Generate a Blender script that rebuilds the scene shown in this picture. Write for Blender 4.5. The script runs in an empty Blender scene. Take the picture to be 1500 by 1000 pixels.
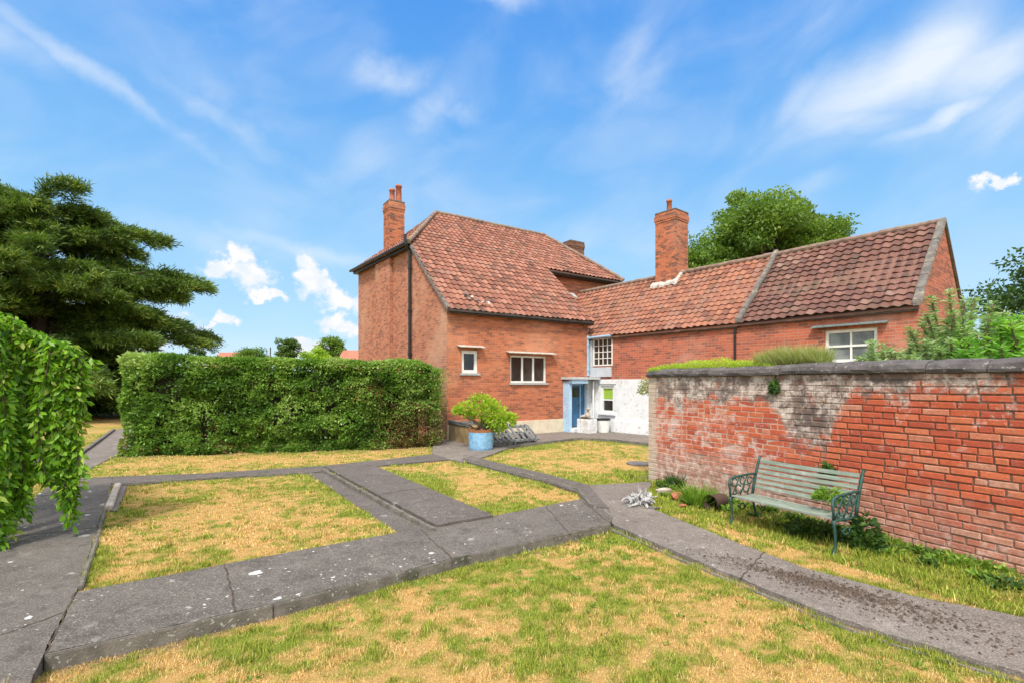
import bpy, bmesh, math, random
import numpy as np
from mathutils import Vector
random.seed(7); rng = np.random.default_rng(11)
R = math.radians
sc = bpy.context.scene
COL = sc.collection

# ------------------------------------------------------------------ camera, sky, sun, exposure
EYE = 1.75; F = 724.0; HOR = 560.0
cam = bpy.data.cameras.new('camera'); co = bpy.data.objects.new('camera', cam); COL.objects.link(co)
co.location = (0, 0, EYE); co.rotation_euler = (R(90), 0, 0)
cam.lens = 36 * F / 1500; cam.sensor_width = 36; cam.shift_y = 0.04
cam.clip_start = .05; cam.clip_end = 4000
sc.camera = co
sc.view_settings.view_transform = 'Standard'; sc.view_settings.look = 'None'
sc.view_settings.exposure = 1.12; sc.view_settings.gamma = 1
SKY_STRENGTH = .12; OVER = 2.2
SUN_EL, SUN_AZ = 54, 192          # degrees; azimuth measured clockwise from +Y (the view direction)
sl = bpy.data.lights.new('sun', 'SUN'); so = bpy.data.objects.new('sun', sl); COL.objects.link(so)
sl.energy = 2.0; sl.angle = R(10); sl.color = (1, .955, .88)
sd = Vector((math.sin(R(SUN_AZ)) * math.cos(R(SUN_EL)), math.cos(R(SUN_AZ)) * math.cos(R(SUN_EL)), math.sin(R(SUN_EL))))
so.rotation_euler = sd.to_track_quat('Z', 'Y').to_euler(); so.location = (0, 0, 30)

class G:
    """tiny node helper"""
    def __init__(s, nt): s.nt = nt
    def n(s, typ, ins=None, **props):
        nd = s.nt.nodes.new(typ)
        for k, v in props.items(): setattr(nd, k, v)
        for k, v in (ins or {}).items():
            if isinstance(v, bpy.types.NodeSocket): s.nt.links.new(v, nd.inputs[k])
            else: nd.inputs[k].default_value = v
        return nd
    def mix(s, f, a, b, blend='MIX'):
        def c(v): return (*v, 1) if isinstance(v, tuple) and len(v) == 3 else v
        return s.n('ShaderNodeMix', {0: f, 6: c(a), 7: c(b)}, data_type='RGBA', blend_type=blend).outputs[2]
    def m(s, op, a, b=0., c=0., clamp=False):
        return s.n('ShaderNodeMath', {0: a, 1: b, 2: c}, operation=op, use_clamp=clamp).outputs[0]
    def vm(s, op, a, b=(0, 0, 0), out=0):
        return s.n('ShaderNodeVectorMath', {0: a, 1: b}, operation=op).outputs[out]
    def noise(s, vec, scale, detail=4., rough=.55, dist=0.):
        return s.n('ShaderNodeTexNoise', {'Vector': vec, 'Scale': scale, 'Detail': detail, 'Roughness': rough, 'Distortion': dist}).outputs[0]
    def mr(s, v, a, b, c=0., d=1.):
        return s.n('ShaderNodeMapRange', {0: v, 1: a, 2: b, 3: c, 4: d}, interpolation_type='SMOOTHSTEP').outputs[0]
    def ramp(s, f, stops):
        nd = s.n('ShaderNodeValToRGB', {0: f}); e = nd.color_ramp.elements
        while len(e) < len(stops): e.new(.5)
        for el, (p, c) in zip(e, stops): el.position = p; el.color = (*c, 1)
        return nd.outputs[0]
    def pos(s): return s.n('ShaderNodeNewGeometry').outputs['Position']
    def uv(s): return s.n('ShaderNodeUVMap').outputs[0]
    def attr(s, name): return s.n('ShaderNodeAttribute', attribute_name=name).outputs['Fac']
    def sep(s, v): return s.n('ShaderNodeSeparateXYZ', {0: v}).outputs
    def bump(s, h, st, d=.02): return s.n('ShaderNodeBump', {'Height': h, 'Strength': st, 'Distance': d}).outputs[0]

w = bpy.data.worlds.new('World'); sc.world = w; w.use_nodes = True
wn = w.node_tree; wn.nodes.clear(); g = G(wn)
sky = g.n('ShaderNodeTexSky', sky_type='NISHITA', sun_disc=False, sun_elevation=R(SUN_EL), sun_rotation=R(SUN_AZ),
          altitude=0, air_density=1.0, dust_density=.6, ozone_density=2.0)
dirv = g.vm('NORMALIZE', g.n('ShaderNodeTexCoord').outputs['Generated'])
dx, dy, dz = g.sep(dirv)[:3]
az = g.m('ARCTAN2', dx, dy); el = g.m('ARCSINE', dz)
def azel(px, py):
    x, z = (px - 750) / F, (HOR - py) / F
    return math.atan2(x, 1), math.atan2(z, math.hypot(x, 1))
ae = g.n('ShaderNodeCombineXYZ', {0: az, 1: el, 2: 0.}).outputs[0]
def warp(scale, amt, dist=0.):
    c = g.n('ShaderNodeTexNoise', {'Vector': ae, 'Scale': scale, 'Detail': 7., 'Roughness': .58, 'Distortion': dist}).outputs[1]
    d = g.vm('SCALE', g.vm('SUBTRACT', c, (.5, .5, .5))); d.node.inputs[3].default_value = amt
    return g.vm('ADD', ae, d)
AEC, AEW = warp(26., .085), warp(4.0, .13, .2)
def blob(px, py, rx, ry, rot=0, edge=1.0, src=None):
    """soft elliptical region of the sky; the radii are stored as angles"""
    a, e = azel(px, py)
    k = math.cos(math.atan2(abs(px - 750), F)) ** 1.4
    v = g.vm('SUBTRACT', src or AEW, (a, e, 0))
    v = g.n('ShaderNodeVectorRotate', {0: v, 'Angle': R(rot)}, rotation_type='Z_AXIS').outputs[0]
    v = g.vm('MULTIPLY', v, (F / rx / k, F / ry / k, 0))
    return g.mr(g.vm('LENGTH', v, out=1), edge, 0.)
def acc(lst):
    o = lst[0]
    for b in lst[1:]: o = g.m('MAXIMUM', o, b)
    return o
CUM = [(325, 395, 46, 26), (352, 378, 30, 28), (372, 408, 50, 32), (395, 434, 46, 15), (450, 396, 30, 30), (465, 418, 44, 30), (500, 440, 50, 28), (500, 478, 52, 26), (462, 400, 26, 22),
       (262, 478, 46, 30), (330, 466, 26, 18), (312, 478, 22, 12), (1470, 265, 50, 17), (215, 505, 60, 26), (440, 508, 60, 18), (-150, 300, 120, 60), (1700, 330, 120, 40)]
cum = acc([blob(*q, src=AEC) for q in CUM])
n1 = g.noise(ae, 60., 6., .65)
cumf = g.mr(g.m('ADD', cum, g.m('MULTIPLY', g.m('SUBTRACT', n1, .5), .7)), .08, .72)
CIR = [((150, 118, 260, 24, 26), .55), ((360, 200, 200, 26, 28), .42), ((0, 40, 130, 40, 20), .4), ((330, 120, 260, 70, 20), .28), ((560, 260, 300, 70, 18), .30),
       ((930, 85, 80, 50, -20), .4), ((1010, 85, 170, 50, -12), .75), ((1120, 55, 200, 60, -10), .5), ((1330, 100, 260, 85, -14), .95), ((1460, 90, 200, 90, -5), .8), ((1150, 160, 170, 40, -20), .5),
       ((1250, 185, 130, 40, 14), .75), ((1360, 182, 150, 26, -12), .95), ((1290, 210, 160, 40, 0), .45), ((575, 103, 80, 32, -5), .85), ((632, 165, 55, 30, -10), .7), ((670, 172, 60, 14, 0), .5),
       ((740, 2, 80, 24, 0), .9), ((270, 345, 200, 26, 5), .35), ((450, 368, 180, 16, 8), .4), ((880, 370, 200, 60, 0), .4), ((1600, 120, 300, 120), .8), ((1215, 265, 90, 24), .4)]
cir = acc([g.m('MULTIPLY', blob(*q), k) for q, k in CIR])
stv = g.vm('MULTIPLY', g.n('ShaderNodeVectorRotate', {0: ae, 'Angle': R(-14)}, rotation_type='Z_AXIS').outputs[0], (2.2, 4.2, 1.))
n2 = g.noise(stv, 2.0, 6., .5, .5); n3 = g.noise(ae, 3.2, 5., .55)
cirf = g.m('MULTIPLY', cir, g.mr(g.m('ADD', g.m('MULTIPLY', n2, .6), g.m('MULTIPLY', n3, .5)), .30, .75))
veil = g.m('MULTIPLY', g.mr(n2, .35, .8), .26)
POST = SKY_STRENGTH * 2 ** sc.view_settings.exposure
clear = g.ramp(g.m('MULTIPLY', g.m('MAXIMUM', el, 0.), 1.5), [(0., (.62, .83, .98)), (.16, (.44, .73, .975)), (.36, (.31, .635, .97)), (.58, (.19, .51, .955)), (.85, (.105, .39, .92)), (1., (.08, .34, .89))])
clear = g.vm('SCALE', clear); clear.node.inputs[3].default_value = 1 / POST
skyc = g.mix(.10, clear, sky.outputs[0])
W_ = 1 / POST
c1 = g.mix(g.m('MULTIPLY', g.m('ADD', cirf, veil, clamp=True), .92), skyc, (.88 * W_, .95 * W_, 1.03 * W_))
shade = g.mr(g.noise(g.vm('ADD', ae, (.01, .025, 0)), 26., 5.), .35, .6)
c2 = g.mix(cumf, c1, g.mix(shade, (.84 * W_, .92 * W_, 1.0 * W_), (1.02 * W_, 1.01 * W_, 1.0 * W_)))
# unseen bright cloud, added overhead and behind the camera to soften the light
over = g.m('MULTIPLY', g.m('MAXIMUM', g.mr(el, .72, 1.1), g.m('MULTIPLY', g.mr(dy, .1, -.4), g.mr(el, 0., .3))), g.mr(g.noise(dirv, 2.2, 5.), .25, .6))
c3 = g.mix(over, c2, (OVER * W_, OVER * W_ * .985, OVER * W_ * .96))
bg = g.n('ShaderNodeBackground', {0: c3, 1: SKY_STRENGTH})
g.n('ShaderNodeOutputWorld', {0: bg.outputs[0]})

# ------------------------------------------------------------------ materials
MATS = {}
def newmat(name, rough=.8, spec=.3):
    m = bpy.data.materials.new(name); m.use_nodes = True; nt = m.node_tree
    b = nt.nodes['Principled BSDF']; b.inputs['Roughness'].default_value = rough
    b.inputs['Specular IOR Level'].default_value = spec
    MATS[name] = m
    return m, G(nt), b
def setc(gg, b, c, bump=None, rough=None):
    if isinstance(c, tuple): b.inputs['Base Color'].default_value = (*c, 1)
    else: gg.nt.links.new(c, b.inputs['Base Color'])
    if bump is not None: gg.nt.links.new(bump, b.inputs['Normal'])
    if rough is not None: gg.nt.links.new(rough, b.inputs['Roughness'])
def mottled(name, c1, c2, scale=6., rough=.75, bump=.3, spots=None, spec=.3, c3=None, metal=0):
    m, g, b = newmat(name, rough, spec)
    p = g.pos(); n = g.noise(p, scale, 6., .65)
    c = g.mix(g.mr(n, .3, .7), c1, c2)
    if c3: c = g.mix(g.mr(g.noise(p, scale * .35, 5., .7), .55, .7), c, c3)
    if spots: c = g.mix(g.mr(g.noise(p, scale * 4, 3.), .6, .68), c, spots)
    setc(g, b, c, g.bump(g.noise(p, scale * 6, 5., .7), bump, .01)); b.inputs['Metallic'].default_value = metal
    return m
def brickmat(name, ca, cb, cm, dark=(.10, .05, .04), pale=(.5, .36, .28), palef=.3, sc_=1.0, darkf=.5, stain=False, greyamt=.0):
    m, g, b = newmat(name, .9, .15)
    uv = g.uv(); p = g.pos()
    wob = g.vm('SCALE', g.vm('SUBTRACT', g.n('ShaderNodeTexNoise', {'Vector': uv, 'Scale': 5., 'Detail': 2.}).outputs[1], (.5, .5, .5)))
    wob.node.inputs[3].default_value = .016
    v = g.vm('ADD', uv, wob)
    bt = g.n('ShaderNodeTexBrick', {'Vector': v, 'Color1': (*ca, 1), 'Color2': (*cb, 1), 'Mortar': (*cm, 1), 'Scale': 1., 'Mortar Size': .0065,
             'Mortar Smooth': .3, 'Bias': -.1, 'Brick Width': .228 * sc_, 'Row Height': .076 * sc_})
    bt2 = g.n('ShaderNodeTexBrick', {'Vector': v, 'Color1': (0, 0, 0, 1), 'Color2': (1, 1, 1, 1), 'Mortar': (.4, .4, .4, 1), 'Scale': 1., 'Mortar Size': .0065,
             'Bias': 0., 'Brick Width': .228 * sc_, 'Row Height': .076 * sc_})
    c = bt.outputs[0]
    val = g.sep(bt2.outputs[0])[0]
    big = g.noise(p, .55, 5., .6); mid = g.noise(p, 2.3, 6., .7); fine = g.noise(p, 16., 5., .7)
    c = g.mix(g.m('MULTIPLY', g.mr(g.m('ADD', g.m('MULTIPLY', val, .35), mid), .62, .95), darkf), c, dark)
    c = g.mix(g.m('MULTIPLY', g.mr(big, .48, .72), palef), c, pale)
    row = g.sep(g.vm('MULTIPLY', uv, (.5, 9., 1.)))
    streak = g.noise(g.vm('MULTIPLY', uv, (.8, 11., 1.)), 1.2, 4., .7)
    c = g.mix(g.m('MULTIPLY', g.mr(streak, .56, .74), .45 * darkf + .1), c, dark)
    c = g.mix(g.mr(fine, .3, .8, 0., .35), c, g.mix(.5, c, pale))
    if greyamt: c = g.mix(g.m('MULTIPLY', g.mr(g.noise(g.vm('MULTIPLY', p, (1, 1, .5)), 1.1, 7., .7), .5, .66), greyamt), c, (.16, .14, .12))
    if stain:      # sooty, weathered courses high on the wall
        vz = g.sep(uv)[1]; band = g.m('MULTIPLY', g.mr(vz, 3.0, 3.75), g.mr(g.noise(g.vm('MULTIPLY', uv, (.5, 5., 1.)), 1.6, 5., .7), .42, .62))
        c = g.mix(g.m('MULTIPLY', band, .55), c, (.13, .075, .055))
        low = g.m('MULTIPLY', g.mr(vz, 1.5, 1.0), g.mr(g.noise(g.vm('MULTIPLY', uv, (.6, 6., 1.)), 1.3, 5., .75), .5, .66)); c = g.mix(g.m('MULTIPLY', low, .5), c, (.22, .08, .05))
    h = g.m('ADD', g.m('MULTIPLY', bt.outputs[1], -1.), g.m('MULTIPLY', fine, .7))
    setc(g, b, c, g.bump(h, .9, .012))
    return m
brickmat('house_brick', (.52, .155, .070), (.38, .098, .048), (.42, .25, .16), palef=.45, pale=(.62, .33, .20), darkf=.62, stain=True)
brickmat('side_brick', (.47, .175, .095), (.33, .105, .064), (.44, .31, .23), palef=.6, pale=(.56, .33, .22), darkf=.5)
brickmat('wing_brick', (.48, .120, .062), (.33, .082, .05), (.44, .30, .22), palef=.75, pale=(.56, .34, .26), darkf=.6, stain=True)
brickmat('dark_chimney_brick', (.20, .09, .06), (.13, .06, .045), (.20, .15, .11), palef=.2, pale=(.3, .17, .12), darkf=.9)
brickmat('chimney_brick', (.50, .15, .062), (.34, .09, .045), (.36, .21, .14), palef=.2, darkf=.9)

def tilemat(name, ramp, moss=.3):
    m, g, b = newmat(name, .85, .2)
    uv = g.uv(); fl = g.vm('FLOOR', uv); p = g.pos()
    wn_ = g.n('ShaderNodeTexWhiteNoise', {'Vector': fl}, noise_dimensions='2D').outputs[0]
    c = g.ramp(wn_, ramp)
    f = g.noise(p, 30., 5., .7)
    c = g.mix(g.mr(f, .4, .75, 0., .45), c, (.14, .075, .06))
    c = g.mix(g.m('MULTIPLY', g.mr(g.noise(p, 1.1, 6., .7), .5, .68), moss), c, (.10, .085, .05))
    c = g.mix(g.mr(g.noise(p, 45., 2.), .66, .7, 0., .6), c, (.42, .36, .3))
    setc(g, b, c, g.bump(g.noise(p, 60., 4.), .3, .006))
    return m
tilemat('main_tile', [(0., (.13, .062, .045)), (.2, (.22, .088, .058)), (.6, (.285, .115, .074)), (.9, (.36, .165, .11)), (1., (.23, .125, .095))], .3)
tilemat('wing_tile', [(0., (.15, .068, .048)), (.3, (.27, .105, .064)), (.7, (.35, .145, .085)), (1., (.25, .13, .095))], .3)
tilemat('old_tile', [(0., (.10, .055, .047)), (.35, (.14, .066, .05)), (.8, (.19, .09, .068)), (.97, (.23, .125, .095)), (1., (.25, .17, .13))], .4)

mottled('ridge_mortar', (.30, .20, .15), (.16, .11, .09), 5., .95, .8, c3=(.24, .22, .12))
mottled('verge_mortar', (.21, .18, .155), (.11, .10, .09), 7., .95, .9, c3=(.32, .28, .2))
mottled('pale_mortar', (.62, .57, .5), (.42, .38, .33), 9., .9, .6)
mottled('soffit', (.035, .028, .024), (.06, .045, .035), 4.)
mottled('cream_render', (.68, .60, .45), (.55, .47, .34), 3., .9, .4, c3=(.40, .33, .24))
mottled('white_render', (.72, .735, .75), (.64, .65, .66), 2.5, .8, .4, c3=(.50, .49, .46), spots=(.48, .47, .44))
mottled('white_paint', (.78, .77, .73), (.66, .65, .6), 8., .5, .1)
mottled('grey_sill', (.42, .42, .40), (.30, .30, .29), 9., .8, .3)
mottled('hood_board', (.60, .57, .50), (.40, .37, .32), 7., .7, .3)
mottled('slate_board', (.12, .15, .15), (.22, .25, .24), 9., .6, .3)
mottled('blue_paint', (.42, .60, .78), (.34, .52, .70), 4., .6, .3, c3=(.55, .62, .66), spots=(.22, .26, .30))
mottled('grey_blue_paint', (.42, .47, .52), (.52, .55, .58), 4., .6, .25, c3=(.36, .40, .45))
mottled('door_blue', (.055, .17, .32), (.04, .13, .26), 4., .4, .1)
mottled('pot_blue', (.26, .46, .64), (.13, .29, .46), 9., .55, .3, spots=(.05, .08, .10), c3=(.36, .50, .60))
mottled('black_metal', (.015, .015, .016), (.03, .03, .03), 9., .4, .1)
mottled('blue_pipe_paint', (.36, .48, .60), (.28, .40, .52), 6., .5, .2)
mottled('lead', (.36, .38, .40), (.55, .56, .57), 8., .6, .2)
mottled('blind', (.30, .48, .06), (.26, .42, .05), 8., .7, .1)
mottled('terracotta', (.44, .15, .08), (.30, .10, .06), 8., .8, .2)
mottled('rust', (.34, .14, .05), (.18, .07, .04), 8., .9, .5)
mottled('tan_render', (.36, .25, .12), (.17, .12, .06), 3., .95, .6, c3=(.46, .34, .20))
mottled('weathered_board', (.075, .08, .085), (.20, .20, .19), 8., .9, .5)
mottled('stone', (.48, .40, .32), (.32, .26, .21), 5., .95, .8, c3=(.56, .54, .5))
mottled('bleached_wood', (.50, .49, .47), (.26, .25, .24), 12., .8, .6)
mottled('clay_pipe', (.30, .30, .28), (.19, .19, .18), 7., .6, .3)
mottled('pipe_inside', (.05, .035, .03), (.09, .05, .04), 5.)
mottled('soil', (.055, .04, .03), (.11, .08, .055), 12., 1., .9)
mottled('kerb_stone', (.20, .175, .145), (.10, .088, .07), 7., .95, 1., spots=(.32, .30, .25), c3=(.055, .058, .030))
mottled('coping', (.13, .115, .11), (.07, .06, .058), 6., .95, 1., spots=(.24, .22, .20), c3=(.20, .17, .14))
mottled('bark', (.12, .09, .065), (.06, .045, .035), 8., 1., 1.)
mottled('twig', (.20, .14, .09), (.12, .08, .05), 14., .9, .5)
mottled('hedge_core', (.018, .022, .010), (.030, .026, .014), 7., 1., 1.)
mottled('bench_iron', (.015, .055, .045), (.03, .085, .07), 15., .45, .3, spots=(.10, .13, .11))
mottled('drain_cover', (.11, .105, .10), (.18, .16, .145), 8., .9, .6)
mottled('curtain', (.62, .60, .55), (.5, .48, .44), 8.)

def slatmat():
    m, g, b = newmat('bench_slat', .75, .2)
    p = g.pos()
    d = g.n('ShaderNodeVectorRotate', {0: p, 'Angle': R(62)}, rotation_type='Z_AXIS').outputs[0]
    n = g.noise(g.vm('MULTIPLY', d, (3., 60., 60.)), 1., 5., .6); n2_ = g.noise(p, 9., 5., .7)
    c = g.mix(g.mr(n, .35, .65), (.16, .20, .155), (.28, .31, .25))
    c = g.mix(g.mr(n2_, .5, .75), c, (.37, .38, .34)); c = g.mix(g.mr(g.noise(p, 5., 5., .7), .56, .72, 0., .6), c, (.17, .22, .13))
    setc(g, b, c, g.bump(n, .4, .004))
slatmat()

def glassmat(name, c):
    m, g, b = newmat(name, .06, .6); p = g.pos()
    setc(g, b, g.mix(g.mr(g.noise(p, 2.2, 4.), .35, .65), c, tuple(x * 2.2 for x in c)))
glassmat('glass', (.022, .020, .018)); glassmat('glass_pale', (.10, .105, .095))

def pathmat(name, c1, c2, lich=.5):
    m, g, b = newmat(name, .92, .2); p = g.pos()
    n = g.noise(p, 1.2, 7., .65); f = g.noise(p, 85., 3., .7); f2 = g.noise(p, 22., 5., .75)
    c = g.mix(g.mr(n, .3, .7), c1, c2)
    c = g.mix(g.mr(f2, .35, .72, 0., .55), c, tuple(x * .5 for x in c1))
    c = g.mix(g.mr(f, .52, .62, 0., .6), c, tuple(min(1, x * 2.1) for x in c2))
    st1 = g.noise(p, 4.2, 7., .75); c = g.mix(g.mr(st1, .50, .66, 0., .55), c, tuple(x * .55 for x in c1)); c = g.mix(g.mr(g.noise(p, 2.7, 8., .8), .54, .68, 0., .5), c, tuple(min(1, x * 1.7) for x in c2))
    c = g.mix(g.mr(g.noise(p, 34., 3., .6), .64, .70, 0., .5), c, (.32, .30, .26))
    pw = g.vm('ADD', p, g.vm('SCALE', g.n('ShaderNodeTexNoise', {'Vector': p, 'Scale': 14., 'Detail': 4.}).outputs[1]))
    pw.node.inputs[1].links[0].from_node.inputs[3].default_value = .11
    for s_, t, r in ((3.1, .70, .13), (6.5, .80, .17), (13., .84, .2), (22., .86, .24)):
        vo = g.n('ShaderNodeTexVoronoi', {'Vector': g.vm('MULTIPLY', pw, (1, 1, 0)), 'Scale': s_, 'Randomness': 1.})
        rnd = g.sep(vo.outputs['Color'])[0]
        area = g.mr(g.noise(p, .8, 3.), .42, .58)
        k = g.m('MULTIPLY', g.m('GREATER_THAN', rnd, t), g.mr(g.m('SUBTRACT', vo.outputs[0], g.m('MULTIPLY', g.m('SUBTRACT', rnd, t), .25)), r, r * .6))
        c = g.mix(g.m('MULTIPLY', g.m('MULTIPLY', k, area), lich), c, (.56, .55, .52))
    c = g.mix(g.mr(g.noise(p, .9, 8., .75), .60, .72, 0., .5), c, (.10, .095, .045))
    setc(g, b, c, g.bump(g.m('ADD', f, f2), .6, .008))
pathmat('path_concrete', (.098, .085, .073), (.148, .128, .110), .9)
pathmat('path_pale', (.150, .126, .108), (.205, .174, .150), .5)
pathmat('path_dark', (.105, .088, .078), (.135, .114, .100), .3)

# lawn: the attribute 'green' says how green the turf is at that spot, 'v' varies each blade
def lawnmat(name, blade):
    m, g, b = newmat(name, .9, .12); p = g.pos()
    gr = g.attr('green'); v = g.attr('v') if blade else g.noise(p, 60., 3., .7)
    straw = g.ramp(v, [(0., (.22, .12, .045)), (.3, (.52, .29, .095)), (.75, (.76, .49, .175)), (1., (.88, .68, .36))])
    gre = g.ramp(v, [(0., (.07, .12, .012)), (.5, (.18, .26, .022)), (.85, (.32, .37, .04)), (1., (.48, .44, .09))])
    c = g.mix(gr, straw, gre)
    if not blade:
        c = g.mix(g.mr(g.noise(p, 110., 3., .7), .35, .65, .1, .6), c, (.15, .10, .04))
        c = g.mix(g.attr('soil'), c, g.mix(g.noise(p, 30., 3.), (.07, .055, .035), (.20, .155, .10)))
        setc(g, b, c, g.bump(g.noise(p, 90., 4., .7), .8, .02))
    else:
        setc(g, b, c)
        b.inputs['Transmission Weight'].default_value = 0
    return m
lawnmat('lawn_ground', False); lawnmat('lawn_blade', True)

def leafmat(name, stops, trans=.35, rough=.55):
    m, g, b = newmat(name, rough, .35); nt = m.node_tree
    v = g.attr('v'); c = g.ramp(v, stops)
    setc(g, b, c)
    tr = g.n('ShaderNodeBsdfTranslucent', {0: g.mix(1., c, (1.5, 1.6, .7), 'MULTIPLY')})
    mx = g.n('ShaderNodeMixShader', {0: trans, 1: b.outputs[0], 2: tr.outputs[0]})
    nt.links.new(mx.outputs[0], nt.nodes['Material Output'].inputs[0])
leafmat('yew_leaf', [(0., (.034, .066, .013)), (.5, (.082, .145, .020)), (.85, (.16, .24, .032)), (1., (.24, .28, .05))], .25)
leafmat('hedge_leaf', [(0., (.055, .12, .017)), (.45, (.125, .24, .033)), (.8, (.23, .37, .06)), (.95, (.34, .44, .14)), (1., (.26, .15, .06))], .3, .42)
leafmat('hedge_dead_leaf', [(0., (.14, .06, .025)), (.4, (.26, .12, .05)), (.6, (.10, .15, .03)), (1., (.22, .24, .07))], .2)
leafmat('weep_leaf', [(0., (.05, .13, .010)), (.4, (.14, .30, .018)), (.8, (.26, .46, .035)), (1., (.46, .48, .12))], .45, .45)
leafmat('oak_leaf', [(0., (.06, .12, .016)), (.5, (.13, .22, .028)), (1., (.25, .34, .06))], .35)
leafmat('pale_leaf', [(0., (.16, .27, .08)), (.5, (.30, .42, .17)), (1., (.50, .58, .34))], .3)
leafmat('bright_leaf', [(0., (.10, .26, .03)), (.5, (.20, .42, .05)), (1., (.38, .55, .12))], .4)
leafmat('lime_leaf', [(0., (.13, .26, .015)), (.5, (.30, .44, .03)), (1., (.55, .60, .08))], .4)
leafmat('dark_leaf', [(0., (.02, .05, .012)), (.5, (.05, .11, .02)), (1., (.10, .20, .03))], .3)
leafmat('mixed_grass', [(0., (.12, .20, .03)), (.5, (.26, .32, .08)), (1., (.50, .44, .22))], .3)
leafmat('verge_leaf', [(0., (.07, .15, .015)), (.5, (.16, .29, .03)), (1., (.34, .43, .07))], .35)
leafmat('soil_crumb', [(0., (.04, .028, .02)), (1., (.14, .10, .07))], 0.)

# ------------------------------------------------------------------ mesh building
ORI = {}
def tag(o, label=None, cat=None, group=None, kind=None):
    if label: o['label'] = label
    if cat: o['category'] = cat
    if group: o['group'] = group
    if kind: o['kind'] = kind
    return o
def thing(name, label, cat, loc, group=None):
    o = bpy.data.objects.new(name, None); COL.objects.link(o); o.location = loc; o.empty_display_size = .3
    ORI[o] = Vector(loc); return tag(o, label, cat, group)
def link(name, me, mat, parent=None, origin=None):
    """me is in world coordinates; shift it to the origin of its thing"""
    org = ORI[parent] if parent is not None else Vector(origin or (0, 0, 0))
    if org.length > 0: me.transform(__import__('mathutils').Matrix.Translation(-org))
    o = bpy.data.objects.new(name, me); COL.objects.link(o)
    if mat: me.materials.append(MATS[mat])
    if parent is not None: o.parent = parent; ORI[o] = org
    else: o.location = org; ORI[o] = org
    return o
class MB:
    def __init__(s): s.v = []; s.f = []; s.smooth = False
    def add(s, vs, fs):
        k = len(s.v); s.v += [tuple(v) for v in vs]; s.f += [tuple(i + k for i in f) for f in fs]; return s
    def box(s, o, ex, ey, ez, bev=0):
        """o corner, three edge vectors"""
        o, ex, ey, ez = map(Vector, (o, ex, ey, ez))
        vs = [o, o + ex, o + ex + ey, o + ey, o + ez, o + ex + ez, o + ex + ey + ez, o + ey + ez]
        if ex.cross(ey).dot(ez) > 0: fs = [(0, 3, 2, 1), (4, 5, 6, 7), (0, 1, 5, 4), (1, 2, 6, 5), (2, 3, 7, 6), (3, 0, 4, 7)]
        else: fs = [(0, 1, 2, 3), (4, 7, 6, 5), (0, 4, 5, 1), (1, 5, 6, 2), (2, 6, 7, 3), (3, 7, 4, 0)]
        return s.add(vs, fs)
    def quad(s, *p): return s.add(p, [tuple(range(len(p)))])
    def tube(s, pts, r, n=8, cap=True, sq=None):
        pts = [Vector(p) for p in pts]; rs = r if isinstance(r, (list, tuple)) else [r] * len(pts)
        rings = []; up = None
        for i, p in enumerate(pts):
            t = (pts[min(i + 1, len(pts) - 1)] - pts[max(i - 1, 0)]).normalized()
            if up is None: up = Vector((0, 0, 1)) if abs(t.z) < .9 else Vector((1, 0, 0))
            a = t.cross(up).normalized(); bb = a.cross(t).normalized(); up = bb
            rings.append([p + (a * math.cos(2 * math.pi * k / n) + bb * math.sin(2 * math.pi * k / n)) * rs[i] for k in range(n)])
        vs = [v for rg in rings for v in rg]; fs = []
        for i in range(len(pts) - 1):
            for k in range(n):
                fs.append((i * n + k, i * n + (k + 1) % n, (i + 1) * n + (k + 1) % n, (i + 1) * n + k))
        if cap: fs += [tuple(reversed(range(n))), tuple(range((len(pts) - 1) * n, len(pts) * n))]
        return s.add(vs, fs)
    def prism(s, poly, z0, z1):
        n = len(poly); a = sum(poly[i][0] * poly[(i + 1) % n][1] - poly[(i + 1) % n][0] * poly[i][1] for i in range(n))
        if a < 0: poly = poly[::-1]
        vs = [(p[0], p[1], z0) for p in poly] + [(p[0], p[1], z1) for p in poly]
        return s.add(vs, [tuple(reversed(range(n))), tuple(range(n, 2 * n))] + [(i, (i + 1) % n, n + (i + 1) % n, n + i) for i in range(n)])
    def build(s, name, mat, parent=None, bevel=0, smooth=False, origin=None, uv=True):
        me = bpy.data.meshes.new(name); me.from_pydata(s.v, [], s.f); me.update()
        if bevel:
            bm = bmesh.new(); bm.from_mesh(me)
            bmesh.ops.bevel(bm, geom=[e for e in bm.edges if len(e.link_faces) == 2 and e.calc_face_angle(0) > .6], offset=bevel, segments=2, affect='EDGES', clamp_overlap=True)
            bm.to_mesh(me); bm.free(); me.update()
        if uv: boxuv(me)
        if smooth:
            for p in me.polygons: p.use_smooth = True
        return link(name, me, mat, parent, origin)
def boxuv(me):
    ul = me.uv_layers.new(name='UVMap')
    for p in me.polygons:
        n = p.normal
        for li in p.loop_indices:
            c = me.vertices[me.loops[li].vertex_index].co
            if abs(n.z) > .75: q = (c.x, c.y)
            else:
                h = math.hypot(n.x, n.y); tx, ty = -n.y / h, n.x / h
                q = (c.x * tx + c.y * ty, c.z)
            ul.data[li].uv = q
def at(px, py, z=0.):
    """a point of the ground seen at a given place of the photograph"""
    Y = (EYE - z) * F / (py - HOR); return ((px - 750) / F * Y, Y)

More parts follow.
